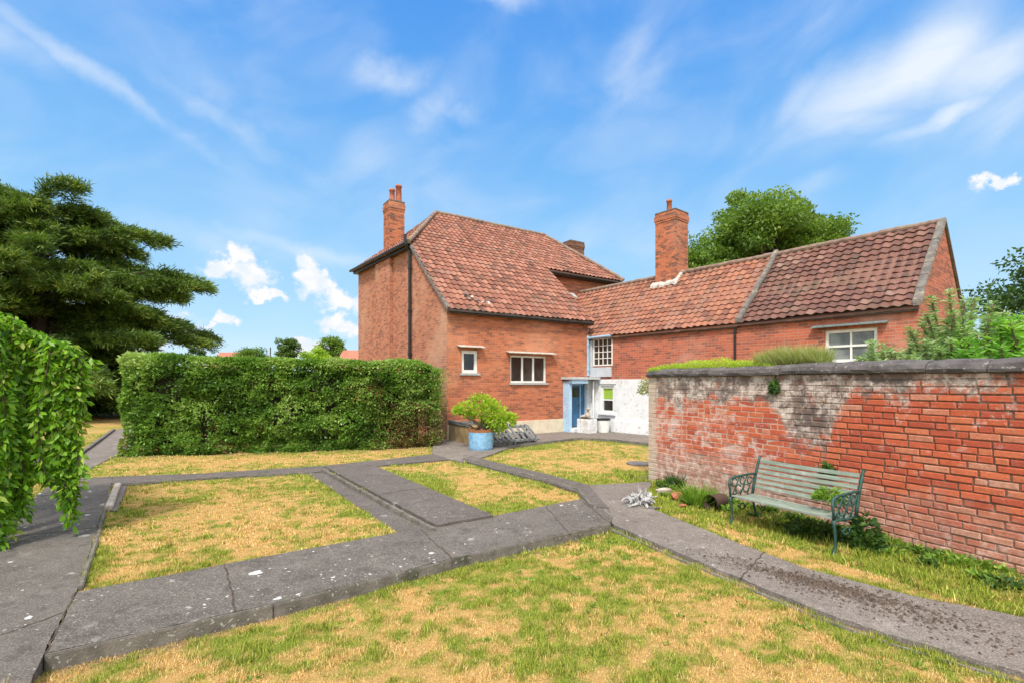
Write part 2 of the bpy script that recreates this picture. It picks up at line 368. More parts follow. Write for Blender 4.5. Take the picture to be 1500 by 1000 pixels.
def npmesh(name, V, Fq, mat, parent=None, attrs=None, origin=None, smooth=False):
    """V (n,3), Fq (m,k) faces all with k corners"""
    me = bpy.data.meshes.new(name); n, (m_, k) = len(V), Fq.shape
    me.vertices.add(n); me.vertices.foreach_set('co', np.ascontiguousarray(V, dtype=np.float32).ravel())
    me.loops.add(m_ * k); me.loops.foreach_set('vertex_index', Fq.astype(np.int32).ravel())
    me.polygons.add(m_); me.polygons.foreach_set('loop_start', np.arange(0, m_ * k, k, dtype=np.int32))
    me.polygons.foreach_set('loop_total', np.full(m_, k, dtype=np.int32))
    me.update(calc_edges=True)
    if smooth: me.polygons.foreach_set('use_smooth', np.ones(m_, dtype=bool))
    for an, av in (attrs or {}).items():
        a = me.attributes.new(an, 'FLOAT', 'POINT'); a.data.foreach_set('value', np.ascontiguousarray(av, dtype=np.float32))
    return link(name, me, mat, parent, origin)
def unit(a): return a / np.maximum(np.linalg.norm(a, axis=-1, keepdims=True), 1e-9)
def leaves(name, P, D, L, W, mat, parent=None, val=None, flat=0., origin=None, cup=.15):
    """diamond leaves: P base points, D directions, L lengths, W widths"""
    n = len(P); D = unit(D); r = rng.normal(size=(n, 3)); r[:, 2] += 0.
    if flat: r = r * (1 - flat) + np.array([0, 0, 1.]) * flat * 2
    S = unit(np.cross(D, r)); N = np.cross(S, D)
    L = np.asarray(L).reshape(-1, 1) * np.ones((n, 1)); W = np.asarray(W).reshape(-1, 1) * np.ones((n, 1))
    a = P; b = P + D * L * .45 + S * W * .5 + N * W * cup; c = P + D * L; d = P + D * L * .45 - S * W * .5 + N * W * cup
    V = np.stack([a, b, c, d], 1).reshape(-1, 3)
    Fq = np.arange(n * 4).reshape(n, 4)
    v = rng.random(n) if val is None else np.clip(val, 0, 1)
    return npmesh(name, V, Fq, mat, parent, {'v': np.repeat(v, 4)}, origin)
_lat = rng.random((256, 256))
def vnoise(x, y, s, o=0):
    x = np.asarray(x) * s + 37.3 + o * 11.7; y = np.asarray(y) * s + 71.9 + o * 5.3
    xi = np.floor(x).astype(int); yi = np.floor(y).astype(int); fx = x - xi; fy = y - yi
    fx = fx * fx * (3 - 2 * fx); fy = fy * fy * (3 - 2 * fy)
    L = lambda i, j: _lat[i % 256, j % 256]
    return (L(xi, yi) * (1 - fx) + L(xi + 1, yi) * fx) * (1 - fy) + (L(xi, yi + 1) * (1 - fx) + L(xi + 1, yi + 1) * fx) * fy
def fbm(x, y, s, oct_=4, o=0):
    t = 0; a = .5; w_ = 0
    for k in range(oct_): t = t + a * vnoise(x, y, s * 2 ** k, o + k); w_ += a; a *= .55
    return t / w_

# ------------------------------------------------------------------ plan of the garden (ground positions)
def dens(poly, step=.10, amp=.010):
    """subdivide a polygon's sides and roughen them a little"""
    out = []
    for i in range(len(poly)):
        a, b = Vector(poly[i]), Vector(poly[(i + 1) % len(poly)]); n = max(1, int((b - a).length / step))
        for k in range(n):
            p = a.lerp(b, k / n)
            if k: p += Vector((random.uniform(-amp, amp), random.uniform(-amp, amp)))
            out.append((p.x, p.y))
    return out
GP = lambda l, z=0.: [at(x, y, z) for x, y in l]
PATHS = {   # name: (outline, top z, material)
 'left_path': (GP([(45, 1000), (65, 955), (112, 865), (150, 750), (165, 705), (165, 697), (99, 701), (80, 703), (0, 770), (-300, 1020)]), .0, 'path_concrete'),
 'far_path': (GP([(61, 702), (99, 702), (180, 661), (250, 630), (235, 618), (167, 629)]), -.004, 'path_pale'),
 'side_path': (GP([(-120, 690), (79, 684), (112, 668), (-120, 674)]), -.004, 'path_pale'),
 'outer_path': (GP([(-100, 664), (92, 663), (112, 656), (-100, 656)]), -.004, 'path_pale'),
 'cross_path': (GP([(114, 867), (350, 822), (585, 779), (720, 756), (852, 730), (872, 738), (898, 757), (893, 766), (800, 786), (660, 818), (400, 884), (66, 957)]), .004, 'path_concrete'),
 'middle_path': (GP([(475, 684), (543, 681), (630, 718), (722, 757), (640, 772), (560, 730)]), .032, 'path_dark'),
 'gutter_strip': (GP([(451, 692), (476, 688), (642, 772), (588, 781)]), -.015, 'path_dark'),
 'narrow_path': (GP([(164, 698), (300, 693), (473, 682), (560, 673), (633, 665), (664, 672), (543, 683), (453, 692), (300, 701), (165, 712)]), .008, 'path_dark'),
 'terrace': (GP([(633, 665), (636, 636), (700, 622), (960, 622), (985, 652), (953, 652), (900, 646), (850, 643), (790, 650), (745, 656), (722, 665), (700, 672), (682, 677), (660, 673)]), .014, 'path_pale'),
 'curved_path': (GP([(690, 668), (740, 681), (805, 696), (862, 711), (892, 745), (866, 742), (845, 721), (800, 706), (735, 690), (675, 674)]), .02, 'path_dark'),
 'diagonal_path': (GP([(858, 710), (930, 706), (955, 704), (945, 728), (960, 746), (1060, 786), (1180, 831), (1340, 872), (1520, 906), (1800, 950), (1850, 1090), (1500, 984), (1300, 927), (1200, 893), (1100, 852), (1000, 811), (900, 768), (880, 742)]), -.002, 'path_pale'),
}
def inpoly(x, y, poly):
    r = np.zeros(np.shape(x), bool); n = len(poly)
    for i in range(n):
        x0, y0 = poly[i]; x1, y1 = poly[(i + 1) % n]
        if y0 == y1: continue
        r ^= ((y0 > y) != (y1 > y)) & (x < (x1 - x0) * (y - y0) / (y1 - y0) + x0)
    return r
def pdist(x, y, poly, closed=True):
    d = np.full(np.shape(x), 1e9); n = len(poly)
    for i in range(n if closed else n - 1):
        x0, y0 = poly[i]; x1, y1 = poly[(i + 1) % n]; vx, vy = x1 - x0, y1 - y0
        t = np.clip(((x - x0) * vx + (y - y0) * vy) / (vx * vx + vy * vy + 1e-12), 0, 1)
        d = np.minimum(d, np.hypot(x - x0 - t * vx, y - y0 - t * vy))
    return d
FRONT = GP([(66, 957), (400, 884), (660, 818), (893, 766)])                      # front edge of the cross path
DIAG = GP([(900, 768), (1000, 811), (1100, 852), (1200, 893), (1300, 927), (1500, 984), (1850, 1090)])
FG = [FRONT[0], FRONT[1], FRONT[2], FRONT[3]] + DIAG[1:] + [(6, -3), (-1.5, -3)] + GP([(45, 1000)])
WA = Vector((2.5, 9.05)); WD = Vector((.436, -.9)).normalized(); WN = Vector((-WD.y, WD.x)) * -1   # garden wall: start, direction, face normal
if WN.x > 0: WN = -WN
def gh(x, y):
    x = np.asarray(x, float); y = np.asarray(y, float)
    h = -.02 + .012 * (fbm(x, y, .9) - .5) * 2
    inside = inpoly(x, y, FG); dF = pdist(x, y, FRONT, False); dD = pdist(x, y, DIAG, False)
    wq = np.clip(dF / (dF + dD + 1e-6) * 1.6 - .3, 0, 1); drop = .082 * (1 - wq) + .028 * wq
    k = np.where(inside | (dF < .13) | (dD < .09), drop, 0)
    h = h - k + np.where(inside, .03 * np.clip(dF / 2.5, 0, 1) * np.clip(dD, 0, 1), 0)
    far = np.clip((np.hypot(x, y) - 40) / 200, 0, 1)
    return h - far * .3
ALLP = [p for p, _, _ in PATHS.values()]
def pathdist(x, y):
    d = np.full(np.shape(x), 1e9)
    for p in ALLP: d = np.minimum(d, np.where(inpoly(x, y, p), 0, pdist(x, y, p)))
    return d
HA, HB = Vector((-9.5, 11.8)), Vector((-2.15, 13.55))       # hedge front line
SPOT = [(at(930, 950), .35), (at(1280, 900), .5), (at(760, 950), .3), (at(1180, 990), .25), (at(880, 925), .2), (at(600, 820), .0), (at(1400, 985), .4)]
def greenness(x, y, d=None):
    if d is None: d = pathdist(x, y)
    n = fbm(x, y, .9, 5, 3); n2_ = fbm(x, y, 4.5, 3, 9)
    gneed = .31 + (n - .5) * 2.0 + (n2_ - .5) * 1.9 + (fbm(x, y, 13, 3, 13) - .5) * 2.3
    edge = np.exp(-d / .30) * (.2 + .9 * fbm(x, y, 1.1, 2, 17))
    near = edge
    wd = (x - WA.x) * WN.x + (y - WA.y) * WN.y                      # distance in front of the wall
    verge = (wd < 1.2) & (wd > -1) & (x > 2) & (y < 10) & ~inpoly(x, y, FG)
    gg = gneed + near + np.where(verge, .95, 0)
    hd = pdist(x, y, [tuple(HA), tuple(HB)], False); gg = gg + np.exp(-hd / .35) * .3
    lawn3 = (x > -.5) & (x < 4) & (y > 9.3) & (y < 17.5); gg = gg + np.where(lawn3, .18, 0)
    return np.clip(gg, 0, 1)

# the ground: one sheet out to the horizon, fine where the garden is
def axis(lo, hi, st, far):
    a = list(np.arange(lo, hi, st)); k = st; x = hi
    while x < far: a.append(x); k *= 1.35; x += k
    k = st; x = lo - st; b = []
    while x > -far: b.append(x); k *= 1.35; x -= k
    return np.array(b[::-1] + a)
xs = axis(-9.5, 5.6, .055, 1500); ys = axis(1.6, 15.5, .055, 1500)
X, Y = np.meshgrid(xs, ys); Z = gh(X, Y); D_ = pathdist(X.ravel(), Y.ravel())
nx, ny = len(xs), len(ys); ii = np.arange(nx * ny).reshape(ny, nx)
Fq = np.stack([ii[:-1, :-1], ii[:-1, 1:], ii[1:, 1:], ii[1:, :-1]], -1).reshape(-1, 4)
soil = np.zeros(nx * ny)
wd_ = ((X - WA.x) * WN.x + (Y - WA.y) * WN.y).ravel()
dfr = pdist(X.ravel(), Y.ravel(), FRONT, False); ddg = pdist(X.ravel(), Y.ravel(), DIAG, False)
soil = np.maximum(soil, np.where(inpoly(X.ravel(), Y.ravel(), FG), np.clip(1.2 - dfr / (.10 + .1 * vnoise(X.ravel(), Y.ravel(), 3)), 0, 1) * .9, 0))
soil = np.maximum(soil, np.where(inpoly(X.ravel(), Y.ravel(), FG), np.clip(1.2 - ddg / .07, 0, 1) * .6, 0))
soil = np.maximum(soil, np.where((np.abs(wd_) < 1.) & (X.ravel() > 2.3) & (Y.ravel() < 9.3), np.clip(1.3 - np.abs(wd_) / .35, 0, 1) * .8, 0))
hd_ = pdist(X.ravel(), Y.ravel(), [tuple(HA), tuple(HB)], False); soil = np.maximum(soil, np.clip(1.1 - hd_ / .45, 0, 1) * .6)
gd = npmesh('ground', np.stack([X.ravel(), Y.ravel(), Z.ravel()], 1), Fq, 'lawn_ground', None, {'green': greenness(X.ravel(), Y.ravel(), D_), 'soil': soil}, smooth=True)
tag(gd, kind='structure')

for nm, (poly, z, mt) in PATHS.items():
    b = MB(); b.prism(dens(poly), -.3, z); tag(b.build(nm, mt), kind='structure')
# kerbs and edgings
def strip(name, pts, wdt, z0, z1, mt, side=1, segs=1.0, gap=.006):
    b = MB(); pts = [Vector(p) for p in pts]
    for i in range(len(pts) - 1):
        a, c = pts[i], pts[i + 1]; L = (c - a).length; n = max(1, round(L / segs)); d = (c - a) / L; nrm = Vector((-d.y, d.x)) * side
        for k in range(n):
            o = a + d * (L * k / n + gap / 2) + nrm * random.uniform(-.006, .006); ll = L / n - gap
            z = z1 + random.uniform(-.004, .004)
            b.box((o.x, o.y, z0), (d.x * ll, d.y * ll, 0), (nrm.x * wdt, nrm.y * wdt, 0), (0, 0, z - z0))
    return tag(b.build(name, mt, bevel=.008), kind='structure')
strip('path_kerb', FRONT, .03, -.3, .006, 'kerb_stone', -1, 1.6, .003)
strip('lawn_edging', [(p[0] - .02, p[1] - .04) for p in DIAG], .045, -.3, -.034, 'kerb_stone', -1, 2.3, .003)
strip('middle_kerb', GP([(475, 685), (560, 731), (640, 772)], .04), .06, -.3, .042, 'kerb_stone', -1, .8)
strip('panel_edging', GP([(165, 711), (300, 701), (453, 692)]), .05, -.3, .022, 'kerb_stone', 1, .9)
strip('left_edging', GP([(114, 862), (150, 752), (158, 722)]), .04, -.3, .02, 'kerb_stone', -1, .7)
strip('far_edging', GP([(57, 704), (110, 668), (164, 630)]), .1, -.3, .06, 'kerb_stone', -1, 1.2)
strip('curved_kerb', GP([(678, 672), (735, 688), (800, 704), (845, 719), (864, 741)]), .05, -.3, .035, 'kerb_stone', 1, .5)
strip('terrace_edge', GP([(745, 656), (790, 650), (850, 643), (900, 646), (953, 652)]), .06, -.3, .06, 'kerb_stone', 1, .9)
def joint(a, b_, z, w_=.010):
    a, b_ = Vector(a), Vector(b_); n = 14; d = (b_ - a).normalized(); nn = Vector((-d.y, d.x)); L1, L2 = [], []
    for i in range(n + 1):
        p = a.lerp(b_, i / n) + nn * random.uniform(-.012, .012); h_ = w_ * random.uniform(.25, .9); L1.append(p + nn * h_); L2.append(p - nn * h_)
    m = MB(); m.prism([tuple(p) for p in L1] + [tuple(p) for p in reversed(L2)], z - .01, z + .003); return tag(m.build('path_joint', 'soil'), kind='structure')
for q1, q2, z_ in (((112, 866), (66, 956), .004), ((616, 775), (662, 817), .004), ((642, 771), (724, 757), .004), ((850, 731), (893, 765), .004), ((-40, 792), (141, 772), .0), ((0, 930), (92, 897), .0), ((60, 705), (163, 699), .0), ((562, 722), (620, 714), .032), ((862, 712), (893, 750), -.002), ((1120, 808), (1085, 846), -.002), ((330, 826), (345, 896), .004), ((800, 742), (835, 781), .004)):
    joint(at(*q1, z_), at(*q2, z_), z_)
# edging bricks set upright beside the left lawn panel
b = MB(); p0, p1 = Vector(at(153, 748)), Vector(at(168, 712)); d = (p1 - p0).normalized(); nrm = Vector((d.y, -d.x))
b.box((p0.x, p0.y, -.2), (d.x * (p1 - p0).length, d.y * (p1 - p0).length, 0), (nrm.x * .09, nrm.y * .09, 0), (0, 0, .26))
tag(b.build('edging_stone', 'stone', bevel=.01), 'low pale stone edging at the far left corner of the left lawn panel', 'edging stone')
b = MB(); b.prism(dens(GP([(172, 748), (186, 712), (172, 712), (156, 748)])), -.1, .012); tag(b.build('stone_slab_strip', 'path_pale'), kind='structure')

# ------------------------------------------------------------------ grass blades
BL = []
def grass(N, ylo, yhi, hgt, wid, keep=None, pw=1.0):
    k = N * 3
    yy = ylo + (yhi - ylo) * rng.random(k) ** pw; xx = (rng.random(k) * 2.3 - 1.15) * yy
    pd_ = pathdist(xx, yy); ok = pd_ > .004
    wdd = (xx - WA.x) * WN.x + (yy - WA.y) * WN.y
    ok &= ~((wdd < .02) & (xx > 2.3) & (yy < 9.3))
    hh = (xx - HA.x) * -(HB - HA).normalized().y + (yy - HA.y) * (HB - HA).normalized().x
    ok &= ~((hh > .25) & (xx > -9.2) & (xx < -1.2) & (hh < 1.5)) & ~((xx > -2) & (yy > 15) & (xx < 5)) & ~((xx > 3.1) & (yy > 9))
    if keep is not None: ok &= keep(xx, yy)
    gv = greenness(xx, yy)
    ds = np.where(inpoly(xx, yy, FG), np.minimum(pdist(xx, yy, FRONT, False), pdist(xx, yy, DIAG, False) + .03), 9)
    ok &= (ds > .035 * (rng.random(k) + vnoise(xx, yy, 4)))
    ok &= rng.random(k) < (.8 + .2 * gv)
    xx, yy, gv = xx[ok][:N], yy[ok][:N], gv[ok][:N]; n = len(xx)
    pe = pd_[ok][:n]; edge_ = 1 + .9 * np.exp(-pe / .03) * vnoise(xx, yy, 5)
    P = np.stack([xx, yy, gh(xx, yy) - .004], 1); a = rng.random(n) * 6.283
    lean = rng.random(n) * 1.1 + .15; clump = np.clip(.5 + (fbm(xx, yy, 8, 3, 5) - .5) * 3.2, .12, 1.3)
    verge = (np.abs((xx - WA.x) * WN.x + (yy - WA.y) * WN.y) < .9) & (xx > 2.2) & (yy < 9.5)
    H = hgt * (.45 + rng.random(n)) * (.72 + .55 * gv) * (.5 + clump) * np.where(verge, 1.1, 1) * edge_
    Dv = np.stack([np.cos(a) * np.sin(lean), np.sin(a) * np.sin(lean), np.cos(lean)], 1)
    S = np.stack([-np.sin(a), np.cos(a), np.zeros(n)], 1); W = wid * (.6 + .8 * rng.random(n))[:, None]
    V = np.stack([P - S * W / 2, P + S * W / 2, P + Dv * H[:, None]], 1).reshape(-1, 3)
    gb = np.clip(gv + rng.normal(size=n) * .2, 0, 1)
    BL.append((V, np.repeat(gb, 3), np.repeat(rng.random(n), 3)))
grass(340000, 2.6, 5.2, .026, .0038, pw=.8)
grass(140000, 5.2, 9., .028, .008)
grass(70000, 9., 17., .03, .014)
grass(30000, 3.5, 9.6, .048, .009, keep=lambda x, y: (x > 2) & (np.abs((x - WA.x) * WN.x + (y - WA.y) * WN.y) < 1.25) & ~inpoly(x, y, FG))
_V = np.concatenate([b_[0] for b_ in BL])
tag(npmesh('lawn_grass', _V, np.arange(len(_V)).reshape(-1, 3), 'lawn_blade', None, {'green': np.concatenate([b_[1] for b_ in BL]), 'v': np.concatenate([b_[2] for b_ in BL])}),
    'short patchy lawn grass, part green and part dried to straw', 'grass', kind='stuff')

# ------------------------------------------------------------------ buildings
C0 = Vector((-1.98, 15.08, 0)); ES = Vector((.828, .56, 0)).normalized(); EU = Vector((-.56, .828, 0)).normalized(); ZZ = Vector((0, 0, 1))
H = lambda s, u, z: C0 + ES * s + EU * u + ZZ * z                 # main house: s along the front, u back from it
W0 = Vector((2.95, 18.4, 0)); ET = Vector((.625, -.78, 0)).normalized(); EV = Vector((.78, .625, 0)).normalized()
Wg = lambda t, v, z: W0 + ET * t + EV * v + ZZ * z                # wing: t along it towards the camera, v back into it

def tiles(name, E0, E1, R0, R1, ncol, nrow, mat, parent, clips=(), amp=.026, lift=.030, sag=.02, seed=0, under=True, colw=5, knee=None):
    """pantiled slope from the eave E0-E1 up to the ridge R0-R1: rolls across, a step at every course"""
    E0, E1, R0, R1 = map(Vector, (E0, E1, R0, R1))
    N = (E1 - E0).cross(R0 - E0).normalized()
    if N.z < 0: N = -N
    nf = ncol * colw + 1
    f = np.arange(nf) / (nf - 1); ph = f * ncol
    prof = amp * (np.cos(2 * np.pi * ph) * .75 + .35 * np.sin(2 * np.pi * ph))
    rows = [];
    e0, e1, r0, r1, n3 = [np.array(v) for v in (E0, E1, R0, R1, N)]
    r_ = np.random.default_rng(seed)
    cj = r_.normal(size=(nrow, ncol + 1)) * .004
    UV = []
    for j in range(nrow):
        vj = r_.normal(size=ncol + 1) * .010
        for q in (0, 1):
            v = (j + q) / nrow + (0 if q else -.012 / nrow * 3)
            vv = v + np.repeat(vj, colw)[:nf] * (1 - q) / nrow * 3
            base = (e0[None] * (1 - f[:, None]) + e1[None] * f[:, None]) * (1 - vv[:, None]) + (r0[None] * (1 - f[:, None]) + r1[None] * f[:, None]) * vv[:, None]
            if knee is not None:
                K0, K1, kf = knee; k0_, k1_ = np.array(K0), np.array(K1); ff = f[:, None]; kk = (k0_ * (1 - ff) + k1_ * ff); eb = e0 * (1 - ff) + e1 * ff; rb_ = r0 * (1 - ff) + r1 * ff; v2 = vv[:, None]
                base = np.where(v2 < kf, eb + (kk - eb) * v2 / kf, kk + (rb_ - kk) * (v2 - kf) / (1 - kf))
            sg = -sag * np.sin(np.pi * v) + .02 * (vnoise(f * ncol * .25, np.full(nf, v * 6), .8, seed) - .5) * 2
            tj = np.repeat(cj[j], colw)[:nf] * (1 - q)
            rows.append(base + n3[None] * (prof + (1 - q) * lift + sg + tj)[:, None])
            UV.append(np.stack([ph + .001, np.full(nf, j + .02 + .96 * q)], 1))
    V = np.concatenate(rows); UVA = np.concatenate(UV); nr = len(rows)
    idx = np.arange(nr * nf).reshape(nr, nf)
    fq = np.stack([idx[:-1, :-1], idx[:-1, 1:], idx[1:, 1:], idx[1:, :-1]], -1).reshape(-1, 4)
    me = bpy.data.meshes.new(name); bm = bmesh.new(); uvl = bm.loops.layers.uv.new('UVMap')
    bv = [bm.verts.new(v) for v in V]
    for k, fc in enumerate(fq):
        j, i = divmod(k, nf - 1)
        fa = bm.faces.new([bv[q] for q in fc]); fa.smooth = (j % 2 == 0)
        row, colm = (j // 2 if j % 2 == 0 else j // 2 + 1), i // colw
        for l in fa.loops: l[uvl].uv = (colm + .5 + seed * 50, row + .5)
    if under:
        dn = N * -.05; a, b_, c, d = [bm.verts.new(p + dn) for p in (E0, E1, R1, R0)]
        bm.faces.new((a, b_, c, d))
        a2, b2 = bm.verts.new(E0 - N * .05 - ZZ * .05), bm.verts.new(E1 - N * .05 - ZZ * .05)
        bm.faces.new((a, a2, b2, b_))
    for A, B, keep in clips:
        A, B, keep = map(Vector, (A, B, keep)); nn = (B - A).cross(ZZ).normalized()
        if (keep - A).dot(nn) < 0: nn = -nn
        bmesh.ops.bisect_plane(bm, geom=bm.verts[:] + bm.edges[:] + bm.faces[:], plane_co=A, plane_no=nn, clear_inner=True)
    bmesh.ops.recalc_face_normals(bm, faces=bm.faces)
    for e in bm.edges:
        if len(e.link_faces) == 2 and (e.link_faces[0].smooth != e.link_faces[1].smooth or e.calc_face_angle(0) > .8): e.smooth = False
    bm.to_mesh(me); bm.free()
    return link(name, me, mat, parent)

def wallgrid(mb, fn, s0, s1, z0, z1, holes, depth=.12):
    """a wall face in the (s,z) plane with rectangular openings and their reveals; fn(s, d, z) with d into the wall"""
    ss = sorted({s0, s1, *[h[0] for h in holes], *[h[1] for h in holes]}); zs = sorted({z0, z1, *[h[2] for h in holes], *[h[3] for h in holes]})
    for i in range(len(ss) - 1):
        for j in range(len(zs) - 1):
            cs, cz = (ss[i] + ss[i + 1]) / 2, (zs[j] + zs[j + 1]) / 2
            if any(h[0] < cs < h[1] and h[2] < cz < h[3] for h in holes): continue
            mb.quad(fn(ss[i], 0, zs[j]), fn(ss[i + 1], 0, zs[j]), fn(ss[i + 1], 0, zs[j + 1]), fn(ss[i], 0, zs[j + 1]))
    for a, b_, c, d in holes:
        for p, q in (((a, c), (a, d)), ((b_, d), (b_, c)), ((a, d), (b_, d)), ((b_, c), (a, c))):
            mb.quad(fn(p[0], 0, p[1]), fn(p[0], depth, p[1]), fn(q[0], depth, q[1]), fn(q[0], 0, q[1]))
def fbox(mb, fn, s0, s1, d0, d1, z0, z1):
    o = fn(s0, d0, z0); return mb.box(o, fn(s1, d0, z0) - o, fn(s0, d1, z0) - o, fn(s0, d0, z1) - o)
def window(fn, s0, s1, z0, z1, parent, lights=1, rows=1, sash=0, fw=.05, bar=.022, glass='glass', sill='grey_sill', silld=.06, mat='white_paint', dep=.09, sillw=.05, bl=None):
    b = MB()
    fbox(b, fn, s0, s1, dep - .05, dep + .03, z1 - fw, z1); fbox(b, fn, s0, s1, dep - .05, dep + .03, z0, z0 + fw)
    for a in (s0, s1 - fw): fbox(b, fn, a, a + fw, dep - .047, dep + .027, z0 + fw, z1 - fw)
    zi0, zi1 = z0 + fw, z1 - fw; si0, si1 = s0 + fw, s1 - fw
    for k in range(1, lights):
        c = si0 + (si1 - si0) * k / lights; fbox(b, fn, c - bar / 2, c + bar / 2, dep - .03, dep + .02, zi0, zi1)
    if sash: zm = zi0 + (zi1 - zi0) * sash; fbox(b, fn, si0, si1, dep - .034, dep + .024, zm - .025, zm + .025)
    for k in range(1, rows):
        c = zi0 + (zi1 - zi0) * k / rows; fbox(b, fn, si0, si1, dep - .026, dep + .018, c - bar / 2, c + bar / 2)
    wn_ = b.build('window', mat, parent)
    p = MB(); p.quad(fn(si0, dep, zi0), fn(si1, dep, zi0), fn(si1, dep, zi1), fn(si0, dep, zi1)); p.build('pane', glass, wn_)
    if bl: p = MB(); p.quad(*[fn(a, dep - .012, c) for a, c in ((si0, bl), (si1, bl), (si1, zi1), (si0, zi1))]); p.build('blind', 'blind', wn_)
    if sill: p = MB(); fbox(p, fn, s0 - sillw, s1 + sillw, -silld, dep - .052, z0 - .07, z0 - .002); p.build('sill', sill, wn_, bevel=.006)
    return wn_
def hood(fn, s0, s1, z, proj, parent, mat='hood_board', slope=.05, th=.03):
    p = MB(); o = fn(s0, .02, z + slope)
    p.box(o, fn(s1, .02, z + slope) - o, fn(s0, -proj, z) - o, ZZ * th); return p.build('hood', mat, parent, bevel=.004)

house = thing('brick_house', 'tall old orange brick house with a long red pantile roof sweeping down over its front', 'house', H(0, 0, 0))
fF = lambda s, d, z: H(s, d, z)
EVZ, HIP = 4.10, 6.72
b = MB()
w1, w2, dr = (.50, 1.08, 2.05, 2.76), (2.33, 3.83, 1.75, 2.66), (4.84, 5.72, .13, 1.74)
wallgrid(b, fF, 0, 5.8, -.1, EVZ, [w1, w2, dr], .14)
b.quad(H(5.8, 0, -.1), H(5.8, 3.1, -.1), H(5.8, 3.1, 6.6), H(5.8, 0, EVZ))
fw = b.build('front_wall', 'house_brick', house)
b = MB()     # left side wall, its outline follows the swept roof
prof = [(0, -.1), (0, EVZ), (.9, 4.82), (1.8, 5.62), (2.6, 6.28), (2.95, 6.48), (8.94, 6.76), (8.94, -.1)]
b.quad(*[H(0, u, z) for u, z in reversed(prof)])
b.quad(H(0, 8.94, -.1), H(10.2, 8.94, -.1), H(10.2, 8.94, HIP), H(0, 8.94, HIP)); b.quad(H(10.2, 8.94, -.1), H(10.2, 2.9, -.1), H(10.2, 2.9, HIP), H(10.2, 8.94, HIP))
b.build('side_wall', 'side_brick', house)
b = MB(); fbox(b, lambda s, d, z: H(s, d, z), -.14, .0, 4.55, 6.17, -.1, 6.52); b.build('chimney_breast', 'side_brick', house)
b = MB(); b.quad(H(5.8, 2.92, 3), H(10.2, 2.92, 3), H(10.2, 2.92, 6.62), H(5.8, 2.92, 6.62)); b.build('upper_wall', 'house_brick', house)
b = MB(); fbox(b, fF, .0, 4.6, -.05, .02, -.1, .47); b.build('plinth', 'cream_render', house, bevel=.01)

RU, RZ = 5.95, 9.07; RS0, RS1 = 2.42, 8.4
ridge0, ridge1 = H(RS0, RU, RZ), H(RS1, RU, RZ)
ez = lambda s: 6.80 + (6.50 - 6.80) * min(1, max(0, s / 6))
cl = [(H(-.2, 2.6, 0), H(RS0, RU, 0), H(5, 3, 0)), (H(10.45, 2.6, 0), H(RS1, RU, 0), H(5, 3, 0))]
roof = tiles('roof', H(-.10, -.22, 3.98), H(5.90, -.22, 3.98), H(-.10, RU, RZ), H(5.90, RU, RZ), 27, 27, 'main_tile', house, cl[:1], seed=1, under=False,
             knee=(H(-.10, 2.62, 6.52), H(5.90, 2.62, 6.50), .477))
tiles('upper_roof', H(5.90, 2.62, 6.50), H(10.567, 2.62, 6.46), H(5.90, RU, RZ), H(10.567, RU, RZ), 21, 14, 'main_tile', house, cl[1:], seed=2)
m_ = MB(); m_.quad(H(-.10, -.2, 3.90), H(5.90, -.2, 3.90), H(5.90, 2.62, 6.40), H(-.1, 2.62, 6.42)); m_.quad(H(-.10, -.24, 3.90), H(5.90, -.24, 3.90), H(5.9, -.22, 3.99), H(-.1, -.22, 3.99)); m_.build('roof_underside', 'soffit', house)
tiles('hip_roof', H(-.25, 9.15, 6.84), H(-.25, 2.6, 6.60), H(RS0, 9.15, RZ), H(RS0, 2.6, RZ), 28, 12, 'main_tile', house,
      [(H(-.25, 2.6, 0), ridge0, H(0, 6, 0)), (H(-.25, 9.2, 0), ridge0, H(0, 6, 0))], seed=3)
tiles('hip_roof', H(10.45, 2.6, 6.5), H(10.45, 9.15, 6.5), H(RS1, 2.6, RZ), H(RS1, 9.15, RZ), 28, 12, 'main_tile', house,
      [(H(10.45, 2.6, 0), ridge1, H(10.2, 6, 0)), (H(10.45, 9.2, 0), ridge1, H(10.2, 6, 0))], seed=4)
tiles('rear_roof', H(10.45, 9.15, 6.5), H(-.25, 9.15, 6.84), H(10.45, RU, RZ), H(-.25, RU, RZ), 40, 12, 'main_tile', house,
      [(H(-.25, 9.2, 0), ridge0, H(5, 9, 0)), (H(10.45, 9.2, 0), ridge1, H(5, 9, 0))], seed=5)
def ridgeline(name, a, b_, r, parent, mat='ridge_mortar', step=.33, n=10):
    a, b_ = Vector(a), Vector(b_); k = max(1, round((b_ - a).length / step)); m_ = MB()
    for i in range(k):
        p, q = a.lerp(b_, i / k), a.lerp(b_, (i + 1) / k + .02 / k); dz_ = ZZ * random.uniform(-.008, .008)
        m_.tube([p + dz_, q + dz_], [r * 1.06, r * .97], n)
    return m_.build(name, mat, parent, smooth=False)
up = ZZ * .02
ridgeline('ridge_tile_row', ridge0 + up, ridge1 + up, .085, house)
ridgeline('hip_tile_row', H(-.2, 2.58, 6.62), ridge0 + up, .08, house); ridgeline('hip_tile_row', H(10.45, 2.6, 6.53), ridge1 + up, .08, house)
# mortared verge along the swept left edge
m_ = MB(); vp = [H(-.09, -.22, 3.97), H(-.09, .4, 4.5), H(-.09, 1.2, 5.2), H(-.09, 2., 5.92), H(-.09, 2.66, 6.52)]
for i in range(4): m_.box(vp[i] - ZZ * .07 - ES * .03, vp[i + 1] - vp[i], ES * .13, ZZ * .13)
m_.build('verge', 'verge_mortar', house, bevel=.012)
m_ = MB(); m_.box(H(5.86, -.2, 3.94), H(5.86, 2.66, 6.46) - H(5.86, -.2, 3.94), ES * .07, ZZ * .08); m_.build('verge', 'soffit', house)
